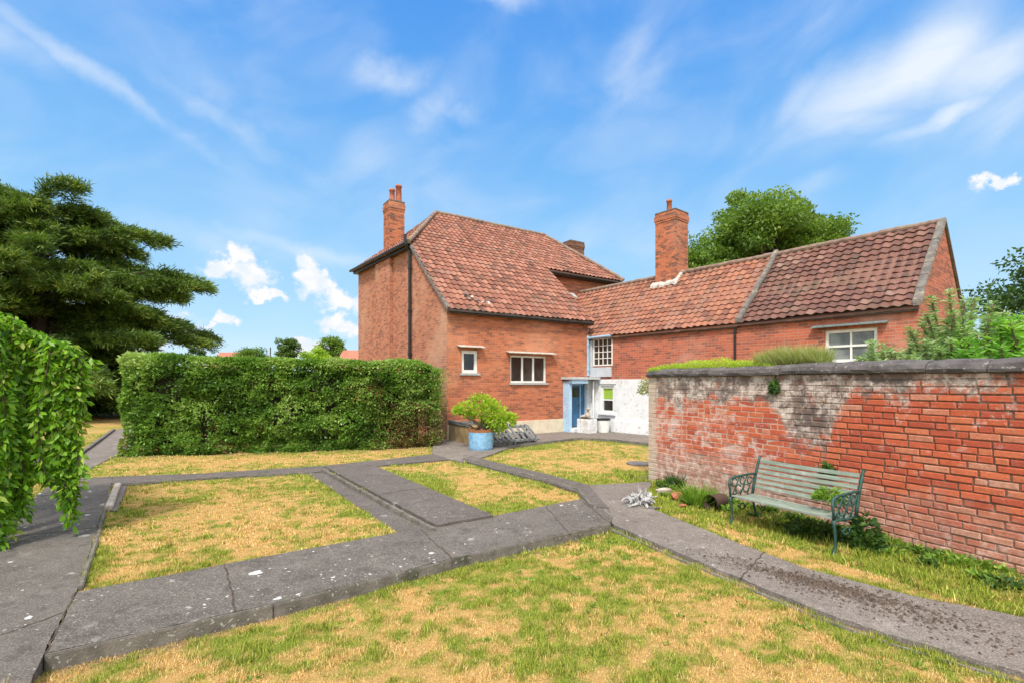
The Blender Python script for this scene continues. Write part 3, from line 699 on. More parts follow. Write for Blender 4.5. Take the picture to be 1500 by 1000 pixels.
# gutters and fascias
m_ = MB(); m_.tube([H(-.30, 2.55, 6.55), H(-.30, 9.15, 6.80)], .06, 8); m_.box(H(-.22, 2.7, 6.42), EU * 6.3 + ZZ * .22, ES * .22, ZZ * .08); m_.build('gutter', 'black_metal', house)
m_ = MB(); m_.tube([H(.02, -.16, 3.88), H(5.9, -.16, 3.88)], .045, 8); m_.build('gutter', 'soffit', house)
m_ = MB(); fbox(m_, fF, 5.8, 10.45, 2.68, 2.9, 6.28, 6.40); m_.tube([H(5.75, 2.60, 6.37), H(10.5, 2.60, 6.37)], .05, 8); m_.build('gutter', 'soffit', house)
m_ = MB(); m_.tube([H(-.3, 2.62, 6.86), H(-.3, 2.62, 6.55), H(-.09, 2.72, 6.35), H(-.09, 2.72, 0)], .055, 8)
for z in (1.2, 2.7, 4.2, 5.7): m_.tube([H(-.09, 2.72, z), H(-.09, 2.72, z + .09)], .075, 8)
m_.build('downpipe', 'black_metal', house)
def chimney(fn, c, a, b2, z0, z1, parent, pots=(), corb=.05, mat='chimney_brick', cap='verge_mortar'):
    """c=(p,q) corner in the building's plan, a and b2 the sides"""
    m_ = MB(); fbox(m_, fn, c[0], c[0] + a, c[1], c[1] + b2, z0, z1 - .36)
    for k, (q, za, zb) in enumerate(((corb * .5, z1 - .36, z1 - .28), (corb, z1 - .28, z1 - .12), (corb * .4, z1 - .12, z1 - .03))):
        fbox(m_, fn, c[0] - q, c[0] + a + q, c[1] - q, c[1] + b2 + q, za, zb)
    ch = m_.build('chimney', mat, parent)
    q = corb * .7; m_ = MB(); fbox(m_, fn, c[0] - q, c[0] + a + q, c[1] - q, c[1] + b2 + q, z1 - .03, z1 + .04); m_.build('chimney_cap', cap, ch, bevel=.02)
    for pa, pb, h_, r in pots:
        p = fn(pa, pb, 0); m_ = MB(); m_.tube([p + ZZ * (z1 + .02), p + ZZ * (z1 + .1), p + ZZ * (z1 + h_ - .08), p + ZZ * (z1 + h_ - .07), p + ZZ * (z1 + h_)], [r * 1.15, r, r * .9, r * 1.12, r * 1.1], 12)
        m_.build('chimney_pot', 'terracotta', ch, smooth=True)
    return ch
chimney(fF, (.02, 5.02), .62, .66, 6.5, 8.85, house, ((.2, 5.2, .5, .11), (.46, 5.18, .70, .12), ), .03)
chimney(fF, (10.4, 6.3), .95, .62, 6.5, 9.25, house, corb=.03, mat='dark_chimney_brick')
window(fF, *w1[:2], *w1[2:], house, 1, fw=.10, sillw=.07); window(fF, *w2[:2], *w2[2:], house, 3, fw=.055, bar=.07)
hood(fF, .34, 1.24, 2.84, .20, house); hood(fF, 2.14, 4.12, 2.72, .22, house)
# window heads under the hoods
# porch
m_ = MB(); fbox(m_, fF, 4.58, 4.72, -.34, 0, -.1, 1.80); m_.build('porch_wall', 'blue_paint', house, bevel=.01)
m_ = MB(); fbox(m_, fF, 5.70, 5.93, -.03, .14, -.1, 1.85); m_.build('porch_pier', 'white_render', house, bevel=.008)
m_ = MB(); fbox(m_, fF, 4.50, 5.90, -.55, .02, 1.86, 1.95); m_.build('porch_roof', 'lead', house, bevel=.01)
m_ = MB(); fbox(m_, fF, 4.58, 5.35, -.50, -.32, 1.72, 1.86); m_.build('porch_fascia', 'blue_paint', house, bevel=.01)
m_ = MB(); fbox(m_, fF, 4.66, 5.62, -.45, .0, -.1, .13); m_.build('doorstep', 'white_render', house, bevel=.012)
m_ = MB(); fbox(m_, fF, 4.84, 5.72, .08, .13, .13, 1.74); d_ = m_.build('door', 'door_blue', house, bevel=.004)
m_ = MB(); fbox(m_, fF, 4.98, 5.40, .072, .078, 1.22, 1.58); m_.build('door_pane', 'glass', d_)
m_ = MB(); m_.tube([H(5.38, .075, .92), H(5.38, .03, .92), H(5.33, .03, .92)], .014, 8); m_.build('handle', 'black_metal', d_)
m_ = MB()
for a in range(4): fbox(m_, fF, 4.90 + a * .135, 4.905 + a * .135, .0765, .081, .15, 1.16)
m_.build('door_boards', 'slate_board', d_)
m_ = MB()
for a in (4.85, 5.45, 5.68): fbox(m_, fF, a, a + .03, .055, .079, .14, 1.73)
fbox(m_, fF, 5.0, 5.6, .055, .079, 1.66, 1.72)
m_.build('door_frame', 'blue_paint', d_)
# slipped tiles and a lead patch on the lower roof
def onlow(s, k, up=.07): return H(s, -.22 + 2.88 * k, 3.98 + (6.70 - 3.98) * k + up)
r2 = random.Random(3)
for i in range(9):
    m_ = MB()
    c = onlow(.78 + i * .085, .155 - .012 * i + r2.uniform(-.02, .02)); a = Vector((r2.uniform(-1, 1), r2.uniform(-1, 1), .3)).normalized() * r2.uniform(.07, .13)
    m_.box(c, a, a.cross(ZZ).normalized() * r2.uniform(.05, .10), ZZ * .03); m_.build('loose_tile', 'pale_mortar' if i % 3 else 'weathered_board', house)
m_ = MB(); c = H(5.98, .98, 5.04); m_.box(c, ES * .24 + EU * .05, EU * .26 + ZZ * .2, ZZ * .04); m_.build('flashing', 'grey_sill', house, bevel=.01)

# --- the long low wing
wing = thing('brick_wing', 'long low brick wing with two joined pantile roofs, one end whitewashed below', 'outbuilding', Wg(5, 0, 0))
fW = lambda t, d, z: Wg(t, d, z)
TE, EZ, RV, RZ2, TR0 = 9.62, 3.50, 2.29, 5.72, -2.75
sa, sb, sc3 = (.10, 1.02, 2.36, 3.36), (.48, 1.10, .66, 1.64), (7.77, 8.86, 2.25, 3.03)
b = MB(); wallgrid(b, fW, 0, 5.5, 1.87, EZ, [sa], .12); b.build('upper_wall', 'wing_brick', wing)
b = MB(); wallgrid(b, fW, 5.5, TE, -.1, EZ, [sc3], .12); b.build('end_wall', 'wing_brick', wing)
b = MB(); wallgrid(b, lambda t, d, z: fW(t, d - .03, z), 0, 5.5, -.1, 1.87, [sb], .12); b.quad(fW(0, -.03, 1.87), fW(5.5, -.03, 1.87), fW(5.5, .01, 1.87), fW(0, .01, 1.87)); b.build('whitewashed_wall', 'white_render', wing)
b = MB(); b.quad(fW(TE, 0, -.1), fW(TE, 4.58, -.1), fW(TE, 4.58, EZ), fW(TE, RV, RZ2), fW(TE, 0, EZ)); b.build('gable_wall', 'wing_brick', wing)
b = MB(); b.quad(fW(TE, 4.58, -.1), fW(TR0, 4.58, -.1), fW(TR0, 4.58, EZ), fW(TE, 4.58, EZ)); b.build('rear_wall', 'wing_brick', wing)
b = MB(); fbox(b, fW, 1.12, 5.5, -.09, -.03, -.1, .42); b.build('plinth', 'white_render', wing, bevel=.01)
b = MB(); fbox(b, fW, .40, 1.2, -.06, -.03, 1.70, 1.84); b.build('lintel', 'white_render', wing, bevel=.008)
b = MB(); fbox(b, fW, -.25, .98, -.07, -.001, 1.96, 2.31); fbox(b, fW, -.25, .08, -.07, -.001, 2.31, 3.30); b.build('painted_panel', 'grey_blue_paint', wing, bevel=.006)
b = MB(); fbox(b, fW, -.02, .30, -.09, -.03, -.1, 1.84); b.build('porch_pier', 'white_render', wing, bevel=.01)
b = MB(); fbox(b, fW, -.1, 1.05, -.12, -.002, 3.36, 3.44); b.build('window_head', 'blue_paint', wing)
window(fW, sa[0], sa[1], sa[2], sa[3], wing, 4, 4, fw=.045, bar=.024, sill=None, dep=.03, glass='glass')
window(lambda t, d, z: fW(t, d - .03, z), *sb[:2], *sb[2:], wing, 1, fw=.09, sash=.48, bl=1.17, sill='white_render', silld=.07, sillw=.08)
window(fW, *sc3[:2], *sc3[2:], wing, 2, fw=.07, bar=.04, sash=.5, glass='glass_pale')
hood(fW, 7.50, 9.08, 3.10, .16, wing, 'slate_board')
tiles('tile_roof', Wg(TR0, -.14, EZ - .08), Wg(5.62, -.14, EZ - .08), Wg(TR0, RV, RZ2), Wg(5.62, RV, RZ2), 38, 13, 'wing_tile', wing, seed=6, sag=.05, amp=.027)
tiles('tile_roof', Wg(5.62, -.14, EZ - .08), Wg(TE, -.14, EZ - .05), Wg(5.62, RV, RZ2), Wg(TE, RV, RZ2 + .03), 18, 14, 'old_tile', wing, seed=7, sag=.05, amp=.028, lift=.040)
tiles('rear_roof', Wg(TE, 4.72, EZ - .05), Wg(TR0 , 4.72, EZ - .05), Wg(TE, RV, RZ2), Wg(TR0, RV, RZ2), 40, 12, 'old_tile', wing, seed=8)
ridgeline('ridge_tile_row', Wg(TR0, RV, RZ2 + .02), Wg(5.6, RV, RZ2 + .02), .08, wing); ridgeline('ridge_tile_row', Wg(5.7, RV, RZ2 + .02), Wg(TE, RV, RZ2 + .05), .08, wing)
def vergebar(t, w_, h_, mat):
    m_ = MB(); a, c = Wg(t, -.16, EZ - .10), Wg(t, RV, RZ2 + .02); n = 7
    for i in range(n):
        p, q = a.lerp(c, i / n), a.lerp(c, (i + 1) / n); j = Vector((random.uniform(-.012, .012), random.uniform(-.012, .012), random.uniform(-.012, .012)))
        m_.box(p + j - ET * w_ / 2, q - p, ET * w_, ZZ * h_)
    return m_.build('verge', mat, wing, bevel=.02)
vergebar(5.64, .15, .15, 'verge_mortar'); vergebar(TE - .02, .17, .13, 'verge_mortar')
m_ = MB(); a, c = Wg(TE - .02, 4.74, EZ - .08), Wg(TE - .02, RV, RZ2 + .02); m_.box(a - ET * .08, c - a, ET * .16, ZZ * .12); m_.build('verge', 'verge_mortar', wing, bevel=.02)
m_ = MB(); fbox(m_, fW, 1.0, 5.6, -.10, .0, 3.30, 3.40); m_.build('fascia', 'soffit', wing)
m_ = MB(); fbox(m_, fW, 5.66, TE, -.10, .0, 3.32, 3.42); m_.build('fascia', 'soffit', wing)
m_ = MB(); m_.tube([fW(5.5, -.05, 3.35), fW(5.5, -.05, 0)], .032, 8); m_.build('downpipe', 'black_metal', wing)
chimney(fW, (1.45, 1.92), .84, .83, 4.9, 8.0, wing, ((1.66, 2.5, .62, .10),), .035)
m_ = MB(); zc = lambda v: EZ - .08 + (RZ2 - EZ + .08) * (v + .14) / (RV + .14)
r2 = random.Random(5)
for i in range(11):
    t = 1.32 + i * .1; v = 1.84 - r2.uniform(0, .1); m_.box(Wg(t, v, zc(v) + .0), ET * .11, EV * .14 + ZZ * .13, ZZ * r2.uniform(.08, .12))
for i in range(4): v = 1.84 + i * .12; m_.box(Wg(2.28, v, zc(v)), ET * .12, EV * .13 + ZZ * .12, ZZ * r2.uniform(.09, .12))
m_.build('chimney_flashing', 'pale_mortar', wing, bevel=.01)
# rainwater pipe in the corner between house and wing
m_ = MB(); q = [fW(-.18, -.14, 3.95), fW(-.18, -.14, 3.62), fW(-.02, -.16, 3.42), fW(-.02, -.16, 2.0)]
m_.tube(q, .05, 8); fbox(m_, fW, -.27, -.09, -.24, -.05, 3.62, 3.85)
m_.tube([fW(-.10, -.18, 3.38), fW(1.05, -.18, 3.40)], .045, 8)
for z in (2.2, 3.1): m_.tube([fW(-.02, -.16, z), fW(-.02, -.16, z + .08)], .066, 8)
m_.build('downpipe', 'blue_pipe_paint', wing)
m_ = MB(); m_.tube([fW(.32, -.24, 1.8), fW(.32, -.24, .0)], .035, 8); m_.build('downpipe', 'white_paint', wing)

# ------------------------------------------------------------------ garden wall, brick by brick
wallt = thing('garden_wall', 'tall weathered red brick garden wall with a dark rounded coping, behind the bench', 'wall', (WA.x, WA.y, 0))
LW = 8.2; TW = .30; ZT = 1.86
WP = lambda s, d, z: Vector((WA.x + WD.x * s + WN.x * d, WA.y + WD.y * s + WN.y * d, z))     # d out of the face
def wallmat():
    m, g, b = newmat('garden_brick', .92, .15); uv = g.uv(); p = g.pos(); S, Zc = g.sep(uv)[:2]
    rnd = g.attr('v'); mort = g.attr('mortar')
    c = g.ramp(rnd, [(0., (.42, .085, .048)), (.25, (.52, .11, .052)), (.5, (.58, .135, .060)), (.8, (.61, .18, .085)), (.93, (.56, .28, .19)), (1., (.13, .075, .06))])
    fine = g.noise(p, 22., 6., .75); mid = g.noise(p, 3.2, 7., .72); big = g.noise(p, 1.1, 5., .6)
    c = g.mix(g.mr(fine, .35, .75, 0., .5), c, (.24, .07, .045))
    c = g.mix(g.mr(g.noise(p, 9., 5., .7), .54, .68, 0., .35), c, (.55, .40, .33))
    c = g.mix(mort, c, g.mix(g.mr(S, 2.6, 3.3), (.50, .34, .27), (.17, .09, .062)))
    n = g.m('SUBTRACT', mid, .5); n2_ = g.m('SUBTRACT', big, .5); nf = g.m('SUBTRACT', g.noise(p, 9., 6., .7), .5)
    nn = g.m('ADD', g.m('ADD', g.m('MULTIPLY', n, 1.0), g.m('MULTIPLY', n2_, .7)), g.m('MULTIPLY', nf, .6))
    # pale bloom over the far half, more so towards the foot
    lf = g.mr(S, 2.9, 1.6)
    pal = g.mr(g.m('ADD', nn, g.m('MULTIPLY', lf, .17)), .1, .28)
    c = g.mix(g.m('MULTIPLY', pal, .6), c, g.mix(g.mr(nf, -.1, .15), (.58, .40, .32), (.66, .58, .52)))
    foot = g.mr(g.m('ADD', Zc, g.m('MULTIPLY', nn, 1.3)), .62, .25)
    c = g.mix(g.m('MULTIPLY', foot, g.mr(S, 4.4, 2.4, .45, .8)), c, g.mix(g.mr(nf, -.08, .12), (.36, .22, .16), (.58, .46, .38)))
    # old render and lichen under the coping
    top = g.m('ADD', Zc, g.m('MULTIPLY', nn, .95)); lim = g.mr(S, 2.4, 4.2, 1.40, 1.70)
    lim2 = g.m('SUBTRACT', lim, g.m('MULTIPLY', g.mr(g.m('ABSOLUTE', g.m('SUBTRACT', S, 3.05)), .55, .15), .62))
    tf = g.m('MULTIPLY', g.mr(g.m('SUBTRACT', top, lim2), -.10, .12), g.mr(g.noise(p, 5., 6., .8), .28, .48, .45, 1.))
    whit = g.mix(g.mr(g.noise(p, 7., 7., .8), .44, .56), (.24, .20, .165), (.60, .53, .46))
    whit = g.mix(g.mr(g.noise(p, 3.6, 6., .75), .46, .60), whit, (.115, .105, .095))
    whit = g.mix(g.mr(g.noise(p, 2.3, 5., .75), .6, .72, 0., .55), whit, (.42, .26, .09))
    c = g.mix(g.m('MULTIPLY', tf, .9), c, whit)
    edge = g.mr(g.m('ADD', S, g.m('MULTIPLY', nn, .2)), .24, .15)
    c = g.mix(g.m('MULTIPLY', edge, .85), c, g.mix(mid, (.46, .36, .27), (.60, .48, .38)))
    c = g.mix(g.mr(g.noise(p, 60., 3.), .66, .72, 0., .5), c, (.08, .06, .05))
    setc(g, b, c, g.bump(g.m('ADD', fine, g.noise(p, 70., 4., .7)), .8, .008))
wallmat()
V = []; Fc = []; vv = []; mm = []; uvs = []
def addbox(s0, s1, z0, z1, d0, d1, ch, val, mo, tilt=0, rot=0):
    k = len(V)
    for d, q in ((d0, 0), (d1 - ch, 0), (d1, ch)):
        for s, z in ((s0 + q, z0 + q), (s1 - q, z0 + q), (s1 - q, z1 - q), (s0 + q, z1 - q)):
            jj = (random.uniform(-.004, .004), random.uniform(-.0035, .0035)) if q else (0, 0)
            dd = d + (tilt * ((s - s0) / (s1 - s0) - .5) + rot * ((z - z0) / (z1 - z0) - .5) if q else 0)
            V.append(WP(s + jj[0], dd, z + jj[1])); uvs.append((s, z))
    for a in (0, 4):
        for i in range(4): Fc.append((k + a + i, k + a + (i + 1) % 4, k + a + 4 + (i + 1) % 4, k + a + 4 + i))
    Fc.append((k + 8, k + 9, k + 10, k + 11)); vv.extend([val] * 12); mm.extend([mo] * 12)
nc = 25; ch_ = ZT / nc
for j in range(-1, nc):
    s = -random.uniform(0, .2) if j % 2 else 0.; z0 = j * ch_; s = 0.0
    first = True
    while s < LW:
        L = .235 if random.random() > .22 else .115
        if first and j % 2: L = .115
        first = False
        L += random.uniform(-.012, .012); e = min(s + L, LW)
        sharp = min(1, max(0, (s - 2.3) / .8)); gap = .004 + .003 * sharp
        pr = .003 + .006 * sharp + random.uniform(-.003, .004)
        wob = .006 * math.sin(s * 2.1 + j * .4)
        addbox(s + gap * random.uniform(.6, 1.6), e - gap, z0 + gap + wob, z0 + ch_ - gap * random.uniform(.5, 1.5) + wob, -.05, pr, .006, random.random() * (.9 if random.random() > .03 else 1.1), 0., random.uniform(-.004, .004), random.uniform(-.004, .004))
        s = e
k = len(V)
ns = 60
for i in range(ns + 1):
    for z in (-.3, ZT): V.append(WP(LW * i / ns, 0, z)); uvs.append((LW * i / ns, z)); vv.append(.5); mm.append(1.)
for i in range(ns): Fc.append((k + 2 * i, k + 2 * i + 2, k + 2 * i + 3, k + 2 * i + 1))
me = bpy.data.meshes.new('brick_face'); me.from_pydata(V, [], Fc); me.update()
ul = me.uv_layers.new(name='UVMap'); ul.data.foreach_set('uv', np.array([uvs[l.vertex_index] for l in me.loops], dtype=np.float32).ravel())
for an, av in (('v', vv), ('mortar', mm)):
    a = me.attributes.new(an, 'FLOAT', 'POINT'); a.data.foreach_set('value', np.array(av, dtype=np.float32))
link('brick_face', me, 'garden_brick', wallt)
b = MB(); b.box(WP(0, -TW, -.3), WP(LW, -TW, -.3) - WP(0, -TW, -.3), WP(0, -.002, -.3) - WP(0, -TW, -.3), ZZ * (ZT + .3)); b.build('brick_core', 'wing_brick', wallt)
b = MB(); s = -.02
while s < LW:
    L = random.uniform(.42, .95); e = min(s + L, LW); n = max(3, int((e - s) / .09)); dz0 = random.uniform(-.01, .008); dd0 = random.uniform(-.012, .012); prof = [(-.36, -.01), (-.36, .03), (-.33, .085), (-.25, .125), (-.14, .14), (-.03, .125), (.045, .085), (.065, .035), (.055, .0), (.02, -.012)]
    k = len(b.v); m2 = len(prof)
    for i in range(n + 1):
        ss_ = s + .004 + (e - s - .008) * i / n; en = .93 if i in (0, n) else 1
        for q, (d, z) in enumerate(prof):
            r0 = (vnoise(ss_ * 3 + q * .35, d * 9 + z * 11, 2.3, 4) - .5) * .026
            b.v.append(tuple(WP(ss_, (d + .145) * en - .145 + r0 + dd0, ZT + (z * en) + r0 * .6 + dz0)))
    for i in range(n):
        for q in range(m2): b.f.append((k + i * m2 + q, k + (i + 1) * m2 + q, k + (i + 1) * m2 + (q + 1) % m2, k + i * m2 + (q + 1) % m2))
    b.f += [tuple(k + q for q in range(m2)), tuple(k + n * m2 + q for q in reversed(range(m2)))]
    s = e
b.build('coping', 'coping', wallt)

# ------------------------------------------------------------------ bench
BR, BL_ = Vector((3.36, 5.10, 0)), Vector((2.76, 6.17, 0))            # front right and front left feet
BX = (BR - BL_).normalized(); BY = Vector((-BX.y, BX.x, 0))            # along the seat, and back towards the wall
if BY.x < 0: BY = -BY
BR = BL_ + BX * 1.19; BLn = 1.19; gz = -.03
bench = thing('garden_bench', 'weathered park bench with pale green slats and green iron ends by the brick wall', 'bench', (BL_.x, BL_.y, gz))
Bp = lambda a, d, z: BL_ + BX * a + BY * d + ZZ * (z + gz)
def slat(mb, a0, a1, d, z, wd, th, tilt, sg=0):
    n = 8; c, s_ = math.cos(tilt), math.sin(tilt); k = len(mb.v)
    for i in range(n + 1):
        a = a0 + (a1 - a0) * i / n; sag = -sg * math.sin(math.pi * i / n)
        for u, v in ((-wd / 2, -th / 2), (wd / 2, -th / 2), (wd / 2, th / 2), (-wd / 2, th / 2)):
            mb.v.append(tuple(Bp(a, d + u * c - v * s_, z + u * s_ + v * c + sag)))
    for i in range(n):
        for q in range(4): mb.f.append((k + 4 * i + q, k + 4 * i + (q + 1) % 4, k + 4 * i + 4 + (q + 1) % 4, k + 4 * i + 4 + q))
    mb.f += [(k, k + 3, k + 2, k + 1), tuple(k + 4 * n + q for q in range(4))]
m_ = MB()
for i in range(7): slat(m_, .0, BLn, -.01 + i * .062, .372 - .012 * math.sin(i / 6 * 3.14) * 1.3 - i * .004, .052, .02, random.uniform(-.03, .03) + (.12 if i == 0 else 0) * -1, .006)
m_.build('seat', 'bench_slat', bench, bevel=.003)
m_ = MB()
for i in range(6): slat(m_, .01, BLn - .01, .425 + .022 * i, .455 + .062 * i, .047, .02, 1.28, .004 + .003 * random.random())
m_.build('backrest', 'bench_slat', bench, bevel=.003)
def arc(cx, cz, r, a0, a1, n=9): return [(cx + r * math.cos(R(a0 + (a1 - a0) * i / n)), cz + r * math.sin(R(a0 + (a1 - a0) * i / n))) for i in range(n + 1)]
for a in (-.015, BLn + .015):
    q = lambda pts: [Bp(a, d, z) for d, z in pts]
    m_ = MB()
    m_.tube(q([(-.03, .355), (.1, .345), (.25, .335), (.40, .345)]), .015, 6)
    m_.tube(q([(.40, .335), (.425, .45), (.475, .62), (.545, .80), (.565, .825)]), [.018, .018, .017, .016, .02], 6)
    m_.tube(q(arc(.20, .27, .09, 200, 340)), .009, 5); m_.tube(q(arc(.20, .20, .05, 0, 180, 7)), .008, 5)
    fr = m_.build('end_frame', 'bench_iron', bench, smooth=True)
    m_ = MB(); m_.tube(q([(-.035, .0), (-.03, .02), (.0, .10), (-.005, .2), (-.025, .30), (-.03, .36)]), [.024, .017, .014, .015, .018, .02], 6); m_.build('leg', 'bench_iron', fr, smooth=True)
    m_ = MB(); m_.tube(q([(.53, .0), (.52, .02), (.465, .1), (.43, .2), (.41, .30), (.405, .345)]), [.024, .017, .014, .015, .017, .018], 6); m_.build('leg', 'bench_iron', fr, smooth=True)
    m_ = MB(); m_.tube(q([(.47, .60), (.36, .61), (.2, .605), (.05, .60), (-.02, .585)] + arc(-.01, .545, .04, 100, 300, 8)), .015, 6)
    m_.tube(q([(-.05, .56), (-.055, .5), (-.035, .44), (-.03, .36)]), .014, 6)
    for cx_, cz_, r_ in ((.045, .53, .05), (.12, .44, .055), (.20, .54, .045), (.27, .44, .05), (.345, .53, .045), (.055, .41, .03)): m_.tube(q(arc(cx_, cz_, r_, 30, 350, 12)), .0085, 5)
    m_.tube(q([(.0, .37), (.09, .5), (.15, .6)]), .008, 5); m_.tube(q([(.16, .36), (.24, .5), (.30, .6)]), .008, 5); m_.tube(q([(.30, .36), (.35, .47), (.44, .58)]), .008, 5)
    m_.build('armrest', 'bench_iron', fr, smooth=True)

# ------------------------------------------------------------------ small things on the ground
def P3(px, py, z=0.): x, y = at(px, py, z); return Vector((x, y, z))
c = P3(1040, 748, -.02); ax = Vector((.80, .60, 0)).normalized()
pipe = thing('clay_pipe', 'short grey clay pipe lying in the grass left of the bench, its open end showing', 'pipe', tuple(c))
m_ = MB(); q0 = c + ZZ * .115; pr = [(0, .108), (.0, .118), (.05, .118), (.06, .105), (.34, .10)]
m_.tube([q0 + ax * d for d, _ in pr], [r for _, r in pr], 20, cap=False); m_.build('outer_shell', 'clay_pipe', pipe, smooth=False)
m_ = MB(); m_.tube([q0 + ax * .001, q0 + ax * .33], [.106, .088], 20, cap=False); m_.v.append(tuple(q0 + ax * .3)); m_.f += [(20 + (k + 1) % 20, 20 + k, len(m_.v) - 1) for k in range(20)]; m_.build('bore', 'pipe_inside', pipe)
def rock(name, c, r, mat, label, cat, group=None, sq=(1, 1, .7), seed=0):
    rr = random.Random(seed); bm = bmesh.new(); bmesh.ops.create_icosphere(bm, subdivisions=2, radius=1)
    cuts = [Vector((rr.uniform(-1, 1), rr.uniform(-1, 1), rr.uniform(-1, 1))).normalized() for _ in range(9)]
    for v in bm.verts:
        for n_ in cuts:
            d = v.co.dot(n_) - .62
            if d > 0: v.co -= n_ * d * .9
        v.co *= 1 + rr.uniform(-.04, .04); v.co = Vector((v.co.x * sq[0] * r, v.co.y * sq[1] * r, v.co.z * sq[2] * r)) + c
    me = bpy.data.meshes.new(name); bm.to_mesh(me); bm.free()
    return tag(link(name, me, mat, None, tuple(c)), label, cat, group)
SG = 'stones heaped at the end of the garden wall'
for i, (px, py, r, sq, mt, lb) in enumerate(((972, 722, .11, (1.5, .8, .6), 'stone', 'flat pale stone at the back of the heap by the end of the garden wall'),
        (992, 730, .13, (1.1, .8, .6), 'terracotta', 'reddish broken stone nearest the clay pipe in the heap by the wall end'),
        (1008, 718, .10, (1.6, .8, .4), 'stone', 'thin pale stone slab lying against the foot of the garden wall'),
        (985, 712, .10, (1.2, .9, .7), 'stone', 'pale stone at the top of the heap by the end of the garden wall'),
        (958, 744, .06, (1.8, .8, .35), 'drain_cover', 'small dark flat stone at the edge of the path below the driftwood'),
        (1000, 741, .05, (1.3, .9, .6), 'terracotta', 'small reddish stone in the grass in front of the heap'))):
    rock('stone', P3(px, py, -.01) + ZZ * r * sq[2] * .5, r, mt, lb, 'stone', SG, sq, i)
root = P3(938, 738, 0.)
m_ = MB(); r3 = random.Random(9)
for i in range(46):
    a = r3.uniform(0, 6.28); e = r3.uniform(-.2, 1.0); L = r3.uniform(.10, .22); p = root + Vector((r3.uniform(-.14, .14), r3.uniform(-.1, .14), r3.uniform(.02, .10)))
    d = Vector((math.cos(a) * math.cos(e), math.sin(a) * math.cos(e), math.sin(e))); pts = [p]
    for k in range(4): d = (d + Vector((r3.uniform(-.5, .5), r3.uniform(-.5, .5), r3.uniform(-.5, .4)))).normalized(); nx_ = pts[-1] + d * L / 4; nx_.z = max(nx_.z, .01); pts.append(nx_)
    r0 = r3.uniform(.010, .024); m_.tube(pts, [r0 * 1.3, r0 * 1.2, r0, r0 * .7, r0 * .3], 6)
tag(m_.build('tree_root', 'bleached_wood', origin=tuple(root)), 'tangle of bleached grey driftwood root beside the end of the garden wall', 'driftwood')
c = P3(936, 678, 0); m_ = MB(); m_.tube([c - ZZ * .1, c + ZZ * .01, c + ZZ * .014], [.27, .27, .25], 28)
tag(m_.build('drain_cover', 'drain_cover', origin=tuple(c)), 'round dark stone cover set in the lawn near the end of the garden wall', 'cover')
# crumbled soil on the diagonal path
n = 2600; a = rng.random(n) * 6.283; rr_ = np.abs(rng.normal(size=n)) * .42; ctr = np.array(at(1205, 856))
dxp = np.array(at(1300, 882)) - np.array(at(1130, 838)); dxp /= np.linalg.norm(dxp); dyp = np.array([-dxp[1], dxp[0]])
XY = ctr + np.outer(np.cos(a) * rr_ * 1.25, dxp) + np.outer(np.sin(a) * rr_ * .26, dyp)
XY = np.concatenate([XY, np.array(at(1330, 900)) + np.outer(rng.normal(size=500) * .5, dxp) + np.outer(rng.normal(size=500) * .12, dyp)])
kp = inpoly(XY[:, 0], XY[:, 1], PATHS['diagonal_path'][0]); XY = XY[kp]; n = len(XY)
P = np.column_stack([XY, np.full(n, .0)]); r4 = .004 + .012 * rng.random(n) ** 2
offs = np.array([[1, 0, 0], [-.5, .87, 0], [-.5, -.87, 0], [0, 0, 1.]])
V4 = (P[:, None, :] + offs[None] * r4[:, None, None] * (.7 + .6 * rng.random((n, 4, 1)))).reshape(-1, 3); b4 = np.arange(n)[:, None, None] * 4
F4 = (b4 + np.array([[0, 1, 3], [1, 2, 3], [2, 0, 3]])[None]).reshape(-1, 3)
tag(npmesh('soil_crumbs', V4, F4, 'soil_crumb', None, {'v': np.repeat(rng.random(n), 4)}), 'dark crumbs of soil scattered on the diagonal path', 'soil', kind='stuff')

# raised planter, blue pot with a bush, slatted frames
pa, pb = P3(646, 641), P3(688, 652); d = (pb - pa).normalized(); nb = Vector((-d.y, d.x, 0)); L = (pb - pa).length; ht = .52
pl = thing('raised_planter', 'low tan rendered planter with a cracked board rim, left of the blue pot', 'planter', tuple(pa))
m_ = MB(); m_.box(pa, d * L, nb * .5, ZZ * ht); m_.build('planter_box', 'tan_render', pl, bevel=.012)
m_ = MB()
for z, o in ((ht, .03), (ht + .05, .01)):
    for k in range(3): m_.box(pa + d * (L * k / 3 - o + .01) - nb * o + ZZ * (z + random.uniform(0, .012)), d * (L / 3 + (.02 if z > ht else 0)), nb * .12, ZZ * .035)
m_.box(pa + nb * .44 + ZZ * ht, d * L, nb * .09, ZZ * .05); m_.build('rim', 'weathered_board', pl)
m_ = MB(); m_.box(pa + d * .02 + nb * .03 + ZZ * (ht - .06), d * (L - .04), nb * .42, ZZ * .05); m_.build('earth', 'soil', pl)
pc = P3(704, 659) + Vector((0, .16, 0))
pot = thing('plant_pot', 'squat blue painted pot with dark stains and a rusty rim beside the tan planter', 'pot', tuple(pc))
m_ = MB(); m_.tube([pc, pc + ZZ * .06, pc + ZZ * .25, pc + ZZ * .49], [.30, .315, .325, .325], 28); m_.build('pot_body', 'pot_blue', pot, smooth=False)
m_ = MB()
for k in range(30):
    a0 = 2 * math.pi * k / 30; hh = .49 + .06 + .02 * math.sin(k * 1.7); p = Vector((math.cos(a0), math.sin(a0), 0)); t = Vector((-p.y, p.x, 0))
    m_.box(pc + p * .30 - t * .035 + ZZ * .47, t * .07, p * .025, ZZ * (hh - .47))
m_.build('rim', 'rust', pot)
m_ = MB(); m_.tube([pc + ZZ * .44, pc + ZZ * .505], [.30, .29], 20); m_.build('earth', 'soil', pot)
m_ = MB()     # a flat frame of slats leaning on its edge
